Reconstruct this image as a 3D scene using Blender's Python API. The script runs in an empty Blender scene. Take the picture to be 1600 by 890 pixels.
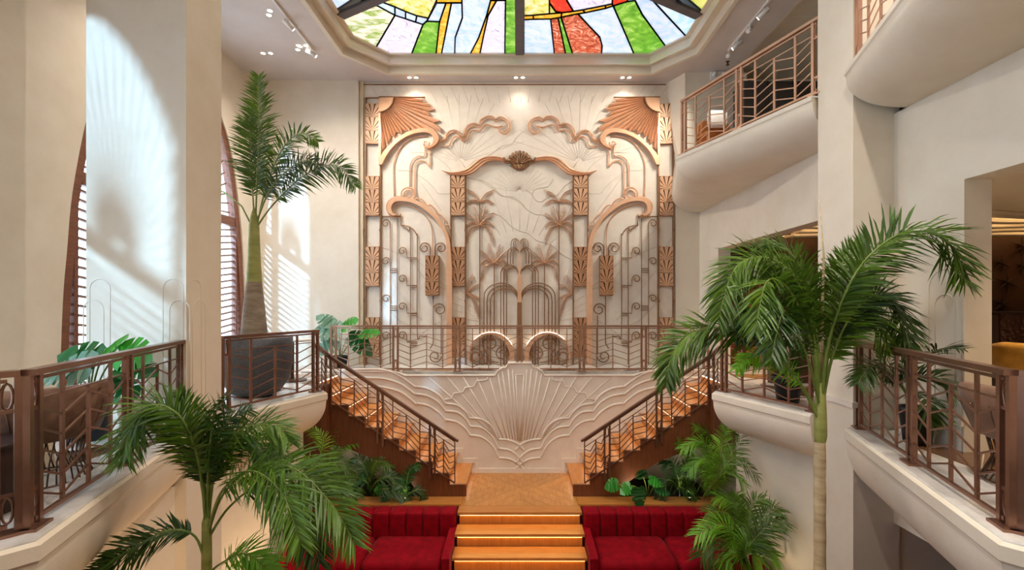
import bpy, bmesh, math, random
from mathutils import Vector, Matrix
from mathutils.geometry import tessellate_polygon

random.seed(11)
S = bpy.context.scene
COL = S.collection
V3 = Vector
# ---- the photograph's camera: level, 1600x890, vanishing point at (812, 476)
F, CX, CY = 760.0, 812.0, 476.0
EYE = 4.147          # eye above the pit floor
MZ = 2.80            # mezzanine floor
LZ = 0.817           # stair landing
UF = 6.667           # upper gallery floor
CZ = 9.157           # ceiling
cam = bpy.data.cameras.new('camera'); camo = bpy.data.objects.new('camera', cam); COL.objects.link(camo)
cam.sensor_fit = 'HORIZONTAL'; cam.sensor_width = 36.0; cam.lens = F / 1600 * 36
cam.shift_x = -(CX - 800) / 1600; cam.shift_y = (CY - 445) / 1600
cam.clip_start = 0.05; cam.clip_end = 200
camo.location = (0, 0, EYE); camo.rotation_euler = (math.pi / 2, 0, 0)
S.camera = camo
# ---- daylight: hazy bright sky through the left windows, low sun raking along the room
w = bpy.data.worlds.new('sky'); S.world = w; w.use_nodes = True
bg = w.node_tree.nodes['Background']; bg.inputs[0].default_value = (0.64, 0.81, 1.0, 1); bg.inputs[1].default_value = 4.6
sun = bpy.data.lights.new('sun', 'SUN'); sun.energy = 6.5; sun.angle = math.radians(1.8); sun.color = (0.40, 0.68, 1.0)
suno = bpy.data.objects.new('sun', sun); COL.objects.link(suno); suno.location = (-12, -8, 12)
suno.rotation_euler = V3((1.0, 2.58, -0.74)).to_track_quat('-Z', 'Y').to_euler()
vs = S.view_settings
vs.view_transform = 'Standard'; vs.look = 'None'; vs.exposure = 0.34; vs.gamma = 1.0; vs.use_curve_mapping = False

# ---- pixel -> place helpers (a depth, height or side plane is always given)
def P(px, py, y): return V3(((px - CX) * y / F, y, EYE + (CY - py) * y / F))
def PZ(px, py, z):
    y = F * (z - EYE) / (CY - py); return V3(((px - CX) * y / F, y, z))

# ---- materials
MATS = {}
def nodes(name):
    m = bpy.data.materials.new(name); m.use_nodes = True; nt = m.node_tree
    b = nt.nodes['Principled BSDF']; MATS[name] = m
    return m, nt, b
def rgb(h):
    h = h.lstrip('#'); f = lambda v: (v / 12.92 if v <= 0.04045 else ((v + 0.055) / 1.055) ** 2.4)
    return tuple(f(int(h[i:i + 2], 16) / 255) for i in (0, 2, 4)) + (1,)
def mat(name, c1, c2=None, scale=6.0, rough=0.6, metal=0.0, bump=0.0, stretch=(1, 1, 1), detail=4.0, sheen=0.0,
        coat=0.0, emit=None, estr=0.0, transl=0.0, bscale=None, rnd=0.0, spec=0.5):
    m, nt, b = nodes(name); L = nt.links.new; N = nt.nodes.new
    c2 = c2 or c1
    tc = N('ShaderNodeTexCoord'); mp = N('ShaderNodeMapping'); mp.inputs['Scale'].default_value = stretch
    L(tc.outputs['Object'], mp.inputs['Vector'])
    no = N('ShaderNodeTexNoise'); no.inputs['Scale'].default_value = scale; no.inputs['Detail'].default_value = detail
    no.inputs['Roughness'].default_value = 0.6
    L(mp.outputs[0], no.inputs['Vector'])
    cr = N('ShaderNodeValToRGB'); cr.color_ramp.elements[0].position = 0.32; cr.color_ramp.elements[1].position = 0.68
    cr.color_ramp.elements[0].color = rgb(c1); cr.color_ramp.elements[1].color = rgb(c2)
    L(no.outputs['Fac'], cr.inputs['Fac'])
    out = cr.outputs['Color']
    if rnd:
        oi = N('ShaderNodeObjectInfo'); hs = N('ShaderNodeHueSaturation'); mr = N('ShaderNodeMapRange')
        mr.inputs['To Min'].default_value = 1 - rnd; mr.inputs['To Max'].default_value = 1 + rnd
        L(oi.outputs['Random'], mr.inputs['Value']); L(mr.outputs[0], hs.inputs['Value']); L(out, hs.inputs['Color']); out = hs.outputs[0]
    L(out, b.inputs['Base Color'])
    b.inputs['Roughness'].default_value = rough; b.inputs['Metallic'].default_value = metal
    b.inputs['Specular IOR Level'].default_value = spec
    if sheen: b.inputs['Sheen Weight'].default_value = sheen; b.inputs['Sheen Roughness'].default_value = 0.35
    if coat: b.inputs['Coat Weight'].default_value = coat; b.inputs['Coat Roughness'].default_value = 0.15
    if emit: b.inputs['Emission Color'].default_value = rgb(emit); b.inputs['Emission Strength'].default_value = estr
    if bump:
        n2 = N('ShaderNodeTexNoise'); n2.inputs['Scale'].default_value = bscale or scale * 6; n2.inputs['Detail'].default_value = 5
        L(mp.outputs[0], n2.inputs['Vector'])
        bp = N('ShaderNodeBump'); bp.inputs['Strength'].default_value = bump; bp.inputs['Distance'].default_value = 0.02
        L(n2.outputs['Fac'], bp.inputs['Height']); L(bp.outputs[0], b.inputs['Normal'])
    if transl:
        tr = N('ShaderNodeBsdfTranslucent'); mx = N('ShaderNodeMixShader'); mx.inputs[0].default_value = transl
        L(out, tr.inputs['Color']); L(b.outputs[0], mx.inputs[1]); L(tr.outputs[0], mx.inputs[2])
        L(mx.outputs[0], nt.nodes['Material Output'].inputs['Surface'])
    return m
mat('plaster', '#dccfba', '#e4d9c7', scale=2.2, rough=0.55, bump=0.05, bscale=40)
mat('plaster_warm', '#dccbb2', '#e3d4be', scale=2.2, rough=0.6, bump=0.05, bscale=40)
mat('ceiling_white', '#cdc2bb', '#d5cbc5', scale=1.6, rough=0.6, bump=0.03, bscale=40)
mat('relief_stone', '#dfd3c4', '#e8ded0', scale=5, rough=0.6, bump=0.06, bscale=60)
mat('relief_line', '#cdbfac', '#d8cab8', scale=5, rough=0.6)
mat('relief_trim', '#e2d6c8', '#e9dfd2', scale=5, rough=0.5)
mat('marble', '#b9b2aa', '#e6e1da', scale=3.0, rough=0.25, detail=8)
mat('tile_white', '#d9d4cc', '#ece8e2', scale=4, rough=0.18, detail=8)
mat('tile_tan', '#8c6440', '#b48a5c', scale=4, rough=0.22, detail=8, rnd=0.15)
mat('tile_brown', '#5a3d28', '#7d5a3c', scale=4, rough=0.22, detail=8, rnd=0.15)
mat('copper', '#cf9c78', '#dbac8a', scale=3, rough=0.36, metal=0.35)
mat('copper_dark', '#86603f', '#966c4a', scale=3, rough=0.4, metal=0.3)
mat('copper_mid', '#b5835f', '#c4926d', scale=3, rough=0.4, metal=0.2)
mat('fan_slot', '#5e3d28', '#6c4830', scale=3, rough=0.5, metal=0.2)
mat('copper_matte', '#d2a27e', '#deb08c', scale=5, rough=0.42, metal=0.12)
mat('rail_bronze', '#84604e', '#98705c', scale=4, rough=0.28, metal=0.75)
mat('rail_copper_dark', '#a47a60', '#b4886c', scale=4, rough=0.3, metal=0.55)
mat('rail_copper', '#c09478', '#cca288', scale=4, rough=0.3, metal=0.5)
mat('window_wood', '#6b3f2a', '#84503a', scale=4, rough=0.4, stretch=(1, 1, 8))
mat('louvre_bronze', '#86685a', '#947466', scale=4, rough=0.45, metal=0.3)
mat('oak', '#b3763c', '#cd9252', scale=3.0, rough=0.32, stretch=(9, 1.2, 9), detail=6, bump=0.02, rnd=0.10)
mat('oak_tread', '#b87434', '#cf8b46', scale=3.0, rough=0.3, stretch=(9, 1.2, 9), detail=6, rnd=0.06)
mat('oak_riser', '#a8642a', '#c07a38', scale=4.0, rough=0.4, stretch=(14, 14, 0.8), detail=6, rnd=0.04)
mat('oak_x', '#b87434', '#cf8b46', scale=3.0, rough=0.3, stretch=(1.2, 9, 9), detail=6, rnd=0.06)
mat('walnut', '#5c3018', '#7c4626', scale=3.0, rough=0.4, stretch=(12, 12, 0.9), detail=6, rnd=0.05)
mat('velvet', '#74000e', '#960218', scale=7.0, rough=0.75, sheen=0.05, bump=0.05, bscale=90, spec=0.12)
mat('velvet_dark', '#5e000e', '#780516', scale=7.0, rough=0.85)
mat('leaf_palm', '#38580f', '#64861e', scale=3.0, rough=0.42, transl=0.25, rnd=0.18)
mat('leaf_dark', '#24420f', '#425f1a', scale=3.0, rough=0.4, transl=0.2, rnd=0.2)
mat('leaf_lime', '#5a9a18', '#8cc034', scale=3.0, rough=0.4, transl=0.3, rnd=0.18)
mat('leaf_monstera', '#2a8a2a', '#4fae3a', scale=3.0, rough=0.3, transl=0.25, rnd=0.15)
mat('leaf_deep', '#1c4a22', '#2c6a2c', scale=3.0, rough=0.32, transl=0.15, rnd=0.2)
mat('leaf_ghost', '#5d8a72', '#84a893', scale=3.0, rough=0.3, transl=0.2)
mat('petiole', '#5f7a2c', '#8a9a48', scale=5, rough=0.5)
mat('trunk_grey', '#7a6a58', '#a1917c', scale=4, rough=0.8, bump=0.3, bscale=14, stretch=(1, 1, 4))
mat('trunk_green', '#7f8640', '#a3a15a', scale=4, rough=0.5, stretch=(1, 1, 3))
mat('trunk_pale', '#a38c68', '#c9b48c', scale=4, rough=0.7, bump=0.2, bscale=12, stretch=(1, 1, 4))
mat('terrazzo_dark', '#3a3a3e', '#5c5c60', scale=60, rough=0.55, detail=2)
mat('pot_black', '#1b1b1c', '#262628', scale=8, rough=0.5)
mat('pot_white', '#d8d8d6', '#e6e6e4', scale=8, rough=0.4)
mat('soil', '#1e140c', '#35261a', scale=20, rough=0.95, bump=0.4)
mat('chair_brown', '#6e4f3c', '#86634c', scale=9, rough=0.8, sheen=0.15)
mat('chair_mustard', '#a87a26', '#bf8e36', scale=9, rough=0.8, sheen=0.4)
mat('wire', '#5c4434', '#6d5140', scale=4, rough=0.35, metal=0.9)
mat('dark_brown', '#2a1810', '#38221a', scale=2, rough=0.55)
mat('brown_wall', '#4a2c18', '#5c3a20', scale=1.5, rough=0.6)
mat('star_bronze', '#3c2416', '#4a2e1c', scale=3, rough=0.4, metal=0.4)
mat('cabinet_dark', '#38312f', '#443c38', scale=3, rough=0.5)
mat('hammered', '#8a6a5a', '#c4a896', scale=14, rough=0.22, metal=1.0, bump=1.0, bscale=14)
mat('fixture_white', '#e4ded8', '#eae6e0', scale=4, rough=0.4)
mat('lamp_glow', '#ffffff', emit='#fff4e2', estr=14.0)
mat('led_warm', '#ffffff', emit='#ffcf80', estr=11.0)
mat('led_white', '#ffffff', emit='#ffe6c4', estr=3.5)
mat('cove_glow', '#ffffff', emit='#ffd79a', estr=2.2)
mat('lead', '#26242a', '#302e34', scale=4, rough=0.5, metal=0.5)
mat('spoke_grey', '#5e585a', '#686264', scale=4, rough=0.6)
mat('pillow_white', '#ded8d0', '#ece8e2', scale=8, rough=0.9)
mat('chair_wood', '#a86a34', '#bf7e44', scale=4, rough=0.45, stretch=(1, 1, 8))
mat('chair_caramel', '#a85e26', '#bd7234', scale=9, rough=0.6)
def glass_mat(name, stops, scale=4.0, estr=1.0, dist=1.5, stretch=(1, 1, 1)):
    m, nt, b = nodes(name); L = nt.links.new; N = nt.nodes.new
    tc = N('ShaderNodeTexCoord'); mp = N('ShaderNodeMapping'); mp.inputs['Scale'].default_value = stretch
    L(tc.outputs['Object'], mp.inputs['Vector'])
    no = N('ShaderNodeTexNoise'); no.inputs['Scale'].default_value = scale; no.inputs['Detail'].default_value = 5
    no.inputs['Distortion'].default_value = dist; L(mp.outputs[0], no.inputs['Vector'])
    cr = N('ShaderNodeValToRGB'); e = cr.color_ramp.elements
    while len(e) < len(stops): e.new(0.5)
    for i, c in enumerate(stops): e[i].position = 0.28 + 0.44 * i / max(1, len(stops) - 1); e[i].color = rgb(c)
    L(no.outputs['Fac'], cr.inputs['Fac']); L(cr.outputs[0], b.inputs['Base Color']); L(cr.outputs[0], b.inputs['Emission Color'])
    b.inputs['Emission Strength'].default_value = estr; b.inputs['Roughness'].default_value = 0.25
    return m
def pane_mat():
    m, nt, b = nodes('window_glass'); N = nt.nodes.new; L = nt.links.new
    tr = N('ShaderNodeBsdfTransparent'); tr.inputs[0].default_value = (0.95, 0.97, 0.98, 1); gl = N('ShaderNodeBsdfGlossy'); gl.inputs['Roughness'].default_value = 0.03
    mx = N('ShaderNodeMixShader'); mx.inputs[0].default_value = 0.05
    L(tr.outputs[0], mx.inputs[1]); L(gl.outputs[0], mx.inputs[2]); L(mx.outputs[0], nt.nodes['Material Output'].inputs['Surface'])
pane_mat()
GS = 0.72
glass_mat('glass_green', ['#3f8a1e', '#6fb433', '#b8dc78'], 3.0, GS)
glass_mat('glass_lime', ['#a8b43c', '#d8dc7a', '#f4f0b8'], 3.0, GS)
glass_mat('glass_amber', ['#d88a14', '#f2b42c', '#f8d878'], 5.0, GS)
glass_mat('glass_blue', ['#a8c4ea', '#c8dcf6', '#e8f2fc'], 3.0, GS, 3)
glass_mat('glass_sky', ['#8ec8e6', '#d6ecf6', '#f8f4f6'], 2.0, GS, 1)
glass_mat('glass_lavender', ['#9a96ae', '#d8d4ea', '#e8e4f2', '#f0ecf6'], 3.5, GS, 4)
glass_mat('glass_rust', ['#7a2410', '#b8482a', '#d87a58', '#e0cfc4'], 4.0, GS, 4)
glass_mat('glass_red', ['#b80e0e', '#e03016', '#f06a3a'], 3.0, GS)
glass_mat('glass_meadow', ['#f4d49a', '#f6efe4', '#8fae4a', '#f2ece6'], 2.4, GS, 0.6, (1, 2.2, 1))
glass_mat('glass_garden', ['#6a9a2a', '#d8d060', '#f6efc8', '#e8a83c'], 4.0, GS, 1.5)

# ---- mesh helpers
WL = {}
def wloc(o): return WL.get(o.name, V3((0, 0, 0))) if o else V3((0, 0, 0))
class MB:
    def __init__(s): s.v = []; s.f = []
    def add(s, vs_, fs):
        b = len(s.v); s.v += [V3(p) for p in vs_]; s.f += [tuple(i + b for i in f) for f in fs]; return s
    def box(s, lo, hi):
        x0, y0, z0 = lo; x1, y1, z1 = hi
        return s.add([(x0, y0, z0), (x1, y0, z0), (x1, y1, z0), (x0, y1, z0), (x0, y0, z1), (x1, y0, z1), (x1, y1, z1), (x0, y1, z1)],
                     [(0, 3, 2, 1), (4, 5, 6, 7), (0, 1, 5, 4), (1, 2, 6, 5), (2, 3, 7, 6), (3, 0, 4, 7)])
    def bar(s, p, q, w, d, up=(0, 0, 1)):
        p = V3(p); q = V3(q); t = (q - p).normalized(); up = V3(up)
        if abs(t.dot(up)) > 0.98: up = V3((0, 1, 0)) if abs(t.y) < 0.9 else V3((1, 0, 0))
        a = t.cross(up).normalized(); b = a.cross(t).normalized()
        a = a * w / 2; b = b * d / 2
        vs_ = [p - a - b, p + a - b, p + a + b, p - a + b, q - a - b, q + a - b, q + a + b, q - a + b]
        return s.add(vs_, [(0, 3, 2, 1), (4, 5, 6, 7), (0, 1, 5, 4), (1, 2, 6, 5), (2, 3, 7, 6), (3, 0, 4, 7)])
    def tube(s, pts, r, n=6, closed=False, taper=None):
        pts = [V3(p) for p in pts]; K = len(pts); vs_ = []; fs = []
        prev = None
        for i, p in enumerate(pts):
            if closed: t = pts[(i + 1) % K] - pts[i - 1]
            else: t = pts[min(i + 1, K - 1)] - pts[max(i - 1, 0)]
            t = t.normalized() if t.length > 1e-9 else V3((0, 0, 1))
            if prev is None:
                ref = V3((0, 1, 0)) if abs(t.y) < 0.9 else V3((1, 0, 0))
                a = (ref - t * ref.dot(t)).normalized()
            else:
                a = prev - t * prev.dot(t)
                a = a.normalized() if a.length > 1e-6 else V3((1, 0, 0))
            prev = a; b = t.cross(a)
            rr = r * (taper(i / max(1, K - 1)) if taper else 1)
            for k in range(n):
                an = 2 * math.pi * (k + 0.5) / n
                vs_.append(p + a * (math.cos(an) * rr) + b * (math.sin(an) * rr))
        m = K if closed else K - 1
        for i in range(m):
            j = (i + 1) % K
            for k in range(n):
                l = (k + 1) % n
                fs.append((i * n + k, i * n + l, j * n + l, j * n + k))
        if not closed:
            fs.append(tuple(range(n - 1, -1, -1))); fs.append(tuple((K - 1) * n + k for k in range(n)))
        return s.add(vs_, fs)
    def poly(s, pts, vec, holes=()):
        """a flat outline extruded by vec (a closed solid)"""
        vec = V3(vec); loops = [[V3(p) for p in pts]] + [[V3(p) for p in h] for h in holes]
        flat = [p for l in loops for p in l]; n = len(flat)
        tri = tessellate_polygon(loops)
        fs = [tuple(t) for t in tri] + [tuple(i + n for i in reversed(t)) for t in tri]
        o = 0
        for l in loops:
            m = len(l)
            for i in range(m):
                j = (i + 1) % m; fs.append((o + i, o + j, o + j + n, o + i + n))
            o += m
        return s.add(flat + [p + vec for p in flat], fs)
    def lathe(s, c, prof, n=24, a0=0, a1=2 * math.pi):
        c = V3(c); full = abs(a1 - a0 - 2 * math.pi) < 1e-6; m = n if full else n + 1
        vs_ = []
        for i in range(m):
            a = a0 + (a1 - a0) * i / n
            for r, z in prof: vs_.append(c + V3((r * math.cos(a), r * math.sin(a), z)))
        k = len(prof); fs = []
        for i in range(n):
            j = (i + 1) % m
            for q in range(k - 1): fs.append((i * k + q, j * k + q, j * k + q + 1, i * k + q + 1))
        return s.add(vs_, fs)
    def build(s, name, m, parent=None, smooth=False, fix=False):
        xs = [p.x for p in s.v]; ys = [p.y for p in s.v]; zs = [p.z for p in s.v]
        c = V3(((min(xs) + max(xs)) / 2, (min(ys) + max(ys)) / 2, min(zs)))
        me = bpy.data.meshes.new(name); me.from_pydata([p - c for p in s.v], [], s.f)
        if fix:
            bm = bmesh.new(); bm.from_mesh(me); bmesh.ops.recalc_face_normals(bm, faces=bm.faces); bm.to_mesh(me); bm.free()
        if smooth: me.polygons.foreach_set('use_smooth', [True] * len(me.polygons))
        me.materials.append(MATS[m]); me.update()
        o = bpy.data.objects.new(name, me); COL.objects.link(o)
        WL[o.name] = c
        o.location = c - wloc(parent)
        if parent: o.parent = parent
        return o
def tag(o, label, cat=None, group=None, kind=None):
    if label: o['label'] = label
    if cat: o['category'] = cat
    if group: o['group'] = group
    if kind: o['kind'] = kind
    return o
def thing(name, label, cat, loc, group=None, kind=None):
    o = bpy.data.objects.new(name, None); COL.objects.link(o); o.location = loc; WL[o.name] = V3(loc)
    o.empty_display_size = 0.1
    return tag(o, label, cat, group, kind)
def struct(name, mb, m, label=None, smooth=False, fix=False, cat=None):
    o = mb.build(name, m, None, smooth, fix); o['kind'] = 'structure'
    tag(o, label, cat); return o
def cat_rom(pts, per=8, closed=False):
    pts = [V3(p) for p in pts]; out = []; n = len(pts)
    rng = range(n if closed else n - 1)
    for i in rng:
        g = (lambda k: pts[k % n]) if closed else (lambda k: pts[max(0, min(n - 1, k))])
        a, b, c, d = g(i - 1), g(i), g(i + 1), g(i + 2)
        for k in range(per):
            t = k / per
            out.append(0.5 * ((2 * b) + (c - a) * t + (2 * a - 5 * b + 4 * c - d) * t * t + (3 * b - a - 3 * c + d) * t ** 3))
    if not closed: out.append(pts[-1])
    return out
def copy_tree(o, delta, parent=None):
    c = o.copy(); COL.objects.link(c)
    if parent: c.parent = parent
    else: c.location = o.location + V3(delta)
    WL[c.name] = wloc(o) + V3(delta)
    for ch in list(o.children): copy_tree(ch, delta, c)
    return c
def spot(name, loc, aim, energy, ang, color=(1, 0.90, 0.80), blend=0.9, rad=0.08):
    l = bpy.data.lights.new(name, 'SPOT'); l.energy = energy * 1.5; l.spot_size = math.radians(ang); l.spot_blend = blend
    l.color = color; l.shadow_soft_size = rad
    o = bpy.data.objects.new(name, l); COL.objects.link(o); o.location = loc
    o.rotation_euler = (V3(aim) - V3(loc)).to_track_quat('-Z', 'Y').to_euler(); return o
def point(name, loc, energy, color=(1, 0.8, 0.58), rad=0.1):
    l = bpy.data.lights.new(name, 'POINT'); l.energy = energy; l.color = color; l.shadow_soft_size = rad
    o = bpy.data.objects.new(name, l); COL.objects.link(o); o.location = loc; return o
def area(name, loc, aim, energy, sx, sy, color=(1, 0.85, 0.68)):
    l = bpy.data.lights.new(name, 'AREA'); l.shape = 'RECTANGLE'; l.size = sx; l.size_y = sy; l.energy = energy; l.color = color
    o = bpy.data.objects.new(name, l); COL.objects.link(o); o.location = loc
    o.rotation_euler = (V3(aim) - V3(loc)).to_track_quat('-Z', 'Y').to_euler(); return o
# =====================================================================  STRUCTURE
LWX = -5.9          # left wall
RX = 9.6            # far right end of the rooms behind the right arcade
YN, YF = -2.6, 11.1
struct('floor', MB().box((LWX, YN, -0.1), (RX, YF, 0)), 'walnut', 'dark wooden floor of the sunken lounge')
# ---- left wall with two tall arched window openings
ARCH_TAB = [(0.0, -1.35), (0.05, 0.0), (0.11, 0.7), (0.19, 1.5), (0.40, 2.55), (0.64, 3.3), (0.92, 3.73), (1.3, 4.08), (1.7, 4.28), (2.15, 4.35)]
def arch_pts(yc, hw, z0, H, n=40):
    c = cat_rom([V3((o * hw / 2.15, EYE + z, 0)) for o, z in ARCH_TAB], 4)
    r = [V3((LWX, yc + hw - p.x, max(z0, p.y + H))) for p in c]
    return r + [V3((LWX, 2 * yc - p.y, p.z)) for p in reversed(r[:-1])]
def arch_half(z, hw):
    tb = ARCH_TAB; z -= EYE
    for (o0, z0), (o1, z1) in zip(tb, tb[1:]):
        if z <= z1: return hw - (o0 + (o1 - o0) * max(0, (z - z0) / (z1 - z0))) * hw / 2.15
    return 0.0
WIN = [(8.38, 2.15), (0.9, 3.3)]
outer = [V3((LWX, YN, 0)), V3((LWX, YF, 0)), V3((LWX, YF, CZ)), V3((LWX, YN, CZ))]
struct('wall_left', MB().poly(outer, (-0.35, 0, 0), [arch_pts(c, h, MZ + 0.02, 0) for c, h in WIN]), 'plaster',
       'tall cream plaster wall pierced by arched windows', fix=True)
def window(n, yc, hw, label):
    t = thing('window_%d' % n, label, 'window', (LWX - 0.12, yc, MZ), kind='structure')
    x = LWX - 0.17
    ho = arch_pts(yc, hw, MZ + 0.02, 0); hi = arch_pts(yc, hw - 0.14, MZ + 0.12, -0.12)
    for p in ho + hi: p.x = x
    MB().poly(ho, (0.14, 0, 0), [hi]).build('frame', 'window_wood', t, fix=True)
    zt = EYE + 1.72
    def half(z, inset=0.15):
        return max(0.0, arch_half(z + 0.12, hw - 0.14))
    MB().box((x + 0.01, yc - half(zt), zt - 0.09), (x + 0.13, yc + half(zt), zt + 0.09)).build('transom', 'window_wood', t)
    mull = [-0.5 * hw, 0.5 * hw]
    for my in mull:
        zz = zt
        while half(zz + 0.03) > abs(my): zz += 0.03
        MB().box((x + 0.02, yc + my - 0.09, MZ + 0.05), (x + 0.12, yc + my + 0.09, zz)).build('mullion', 'window_wood', t)
    for my in (-0.86 * hw, 0.86 * hw):
        MB().box((x + 0.02, yc + my - 0.03, MZ + 0.05), (x + 0.12, yc + my + 0.03, zt)).build('mullion', 'window_wood', t)
    xg = x + 0.015
    def edge_col(y): # top of the opening at y
        zz = zt
        while half(zz + 0.03) > abs(y): zz += 0.03
        return zz
    ms = [-hw + 0.14, -0.5 * hw, 0.5 * hw, hw - 0.14]
    for a, b_ in zip(ms, ms[1:]):
        MB().box((xg, yc + a, MZ + 0.12), (xg + 0.006, yc + b_, zt)).build('glass_pane', 'window_glass', t)
        ys_ = [a + (b_ - a) * k / 10 for k in range(11)]
        up_pts = [V3((xg, yc + y, zt)) for y in (a, b_)] + [V3((xg, yc + y, max(zt + 0.01, edge_col(y)))) for y in reversed(ys_)]
        MB().poly(up_pts, (0.006, 0, 0)).build('glass_pane', 'window_glass', t, fix=True)
    z = MZ + 0.22
    while z < zt - 0.12:
        h = half(z)
        for a, b in ((-h, -0.5 * hw - 0.09), (-0.5 * hw + 0.09, 0.5 * hw - 0.09), (0.5 * hw + 0.09, h)):
            sl = 0.10 if a < -0.6 * hw else (-0.10 if b > 0.6 * hw else 0)
            MB().bar((x + 0.06, yc + a, z + (sl if sl > 0 else 0)), (x + 0.06, yc + b, z + (-sl if sl < 0 else 0)), 0.06, 0.032).build('louvre', 'louvre_bronze', t)
        z += 0.13
    for k in range(25):                                   # sunburst bars above the transom
        a = math.pi * (k + 0.5) / 25
        c = V3((x + 0.06, yc + math.cos(a) * 0.25, zt + 0.09 + 0.1 * math.sin(a))); d = V3((0, math.cos(a), math.sin(a)))
        L = 0.1
        while True:
            q = c + d * (L + 0.05)
            if q.z > EYE + 4.2 or abs(q.y - yc) > half(q.z): break
            L += 0.05
        MB().bar(c, c + d * L, 0.02, 0.03).build('sunray_bar', 'louvre_bronze', t)
    return t
window(1, *WIN[0], 'tall arched bronze louvred window behind the potted palm')
window(2, *WIN[1], 'tall arched bronze louvred window nearest the camera on the left')
# ---- back walls
struct('wall_back', MB().box((LWX - 0.3, YF - 0.02, 0), (RX, YF + 0.25, CZ + 0.3)), 'plaster', 'cream plaster back wall around the relief screen')
struct('wall_alcove', MB().box((LWX, 10.85, MZ), (-3.6, YF, CZ)), 'plaster', 'sunlit cream wall at the end of the left gallery')
struct('wall_front', MB().box((LWX, YN - 0.25, 0), (RX, YN, CZ + 0.3)), 'plaster', 'plaster wall behind the camera')
struct('wall_right', MB().box((RX, YN, 0), (RX + 0.2, YF, CZ + 0.3)), 'brown_wall', 'dark far wall of the right rooms')
# right arcade wall, plane x = 4.04
AX = 4.04
zl = EYE + 1.14
b = MB().box((AX, YN, zl), (AX + 0.25, YF, UF - 0.46)); b.box((AX, 4.42, MZ), (AX + 0.25, 5.4, zl)); b.box((AX, 9.9, MZ), (AX + 0.25, YF, zl)); b.box((AX, YN, MZ), (AX + 0.25, -0.5, zl))
struct('wall_arcade', b, 'plaster', 'cream arcade wall under the right upper gallery')
b = MB()
b.box((3.5, 10.93, MZ), (AX, YF, UF + 0.2))
struct('wall_return', b, 'plaster', 'narrow cream wall strip right of the relief screen')
# columns
def column(name, x0, x1, label):
    t = thing(name, label, 'column', ((x0 + x1) / 2, 5.56, 0), kind='structure')
    MB().box((min(x0, x1), 5.25, 0), (max(x0, x1), 5.87, CZ)).build('shaft', 'plaster_warm' if x0 < 0 else 'plaster', t)
    return t
cl = column('column_left', -4.68, -3.6, 'broad cream square column washed with daylight on the left')
crr = column('column_right', 3.6, 4.10, 'cream square column between the right galleries')
def arch_strip(parent, x, y, w, ztop, z0, d, axis):
    """thin raised arched strip of moulding on a column face"""
    pts = []
    for k in range(13):
        a = math.pi * k / 12; pts.append((-w / 2 * math.cos(a), ztop - w / 2 + w / 2 * math.sin(a)))
    pts = [(-w / 2, z0)] + pts + [(w / 2, z0)]
    if axis == 'x': P3 = [V3((x + u, y, z)) for u, z in pts]
    else: P3 = [V3((x, y + u, z)) for u, z in pts]
    MB().tube(P3, 0.006, 5).build('moulding', 'plaster', parent, True)
for dx, zt in ((0.0, 0.28), (-0.07, 0.05)):
    arch_strip(cl, -4.53 + dx, 5.25, 0.22, EYE + zt, MZ, 0.02, 'x')
    arch_strip(cl, -3.74 - dx, 5.25, 0.22, EYE + zt, MZ, 0.02, 'x')
    arch_strip(cl, -3.6, 5.39 - dx, 0.22, EYE + zt, MZ, 0.02, 'y')
for (y, w, zt) in ((4.62, 0.22, 0.1), (4.62, 0.36, 0.34)):
    pts = [V3((AX, y - w / 2, MZ))] + [V3((AX, y - w / 2 * math.cos(math.pi * k / 12), EYE + zt - w / 2 + w / 2 * math.sin(math.pi * k / 12))) for k in range(13)] + [V3((AX, y + w / 2, MZ))]
    MB().tube(pts, 0.008, 5).build('moulding', 'plaster', crr, True)
MB().box((3.57, 5.22, MZ + 0.24), (4.06, 5.9, MZ + 0.30)).build('moulding', 'relief_trim', crr)
MB().box((4.01, 4.42, MZ + 0.24), (4.05, 5.25, MZ + 0.30)).build('moulding', 'relief_trim', crr)
# ---- ceiling with octagonal opening
GX, GXF, GYF, GYC = 3.29, 2.74, 10.26, 9.57     # glass octagon: half width, half far edge, far edge, corner
GYM = 7.0
def octagon(o):
    k = 0.414 * o
    q = [(GXF + k, GYF + o), (GX + o, GYC + k), (GX + o, 2 * GYM - GYC - k), (GXF + k, 2 * GYM - GYF - o)]
    return q + [(-x, y) for x, y in reversed(q)]
oc0 = octagon(0.22); oc1 = octagon(0.10); oc2 = octagon(0.0)
HX = 4.6
struct('ceiling', MB().poly([V3((LWX, YN, CZ)), V3((HX, YN, CZ)), V3((HX, YF, CZ)), V3((LWX, YF, CZ))], (0, 0, 0.06),
       [[V3((x, y, CZ)) for x, y in octagon(0.26)]]), 'ceiling_white', 'pale plaster ceiling around the stained glass skylight', fix=True)
struct('ceiling_gallery', MB().box((HX, YN, CZ + 0.12), (RX, YF, CZ + 0.2)).box((HX, YN, CZ), (HX + 0.04, YF, CZ + 0.2)), 'plaster_warm', 'raised ceiling strip over the right upper gallery')
def ring(pa, za, pb, zb, mb):
    n = len(pa)
    vs_ = [V3((x, y, za)) for x, y in pa] + [V3((x, y, zb)) for x, y in pb]
    mb.add(vs_, [(i, (i + 1) % n, (i + 1) % n + n, i + n) for i in range(n)])
b = MB(); ring(oc0, CZ, oc0, CZ + 0.13, b); ring(oc0, CZ + 0.13, oc1, CZ + 0.13, b)
ring(octagon(0.30), CZ - 0.001, octagon(0.30), CZ - 0.035, b); ring(octagon(0.30), CZ - 0.035, oc0, CZ - 0.035, b); ring(oc0, CZ - 0.035, oc0, CZ, b)
struct('trim_1', b, 'plaster', 'outer stepped octagonal moulding of the skylight', fix=True)
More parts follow.
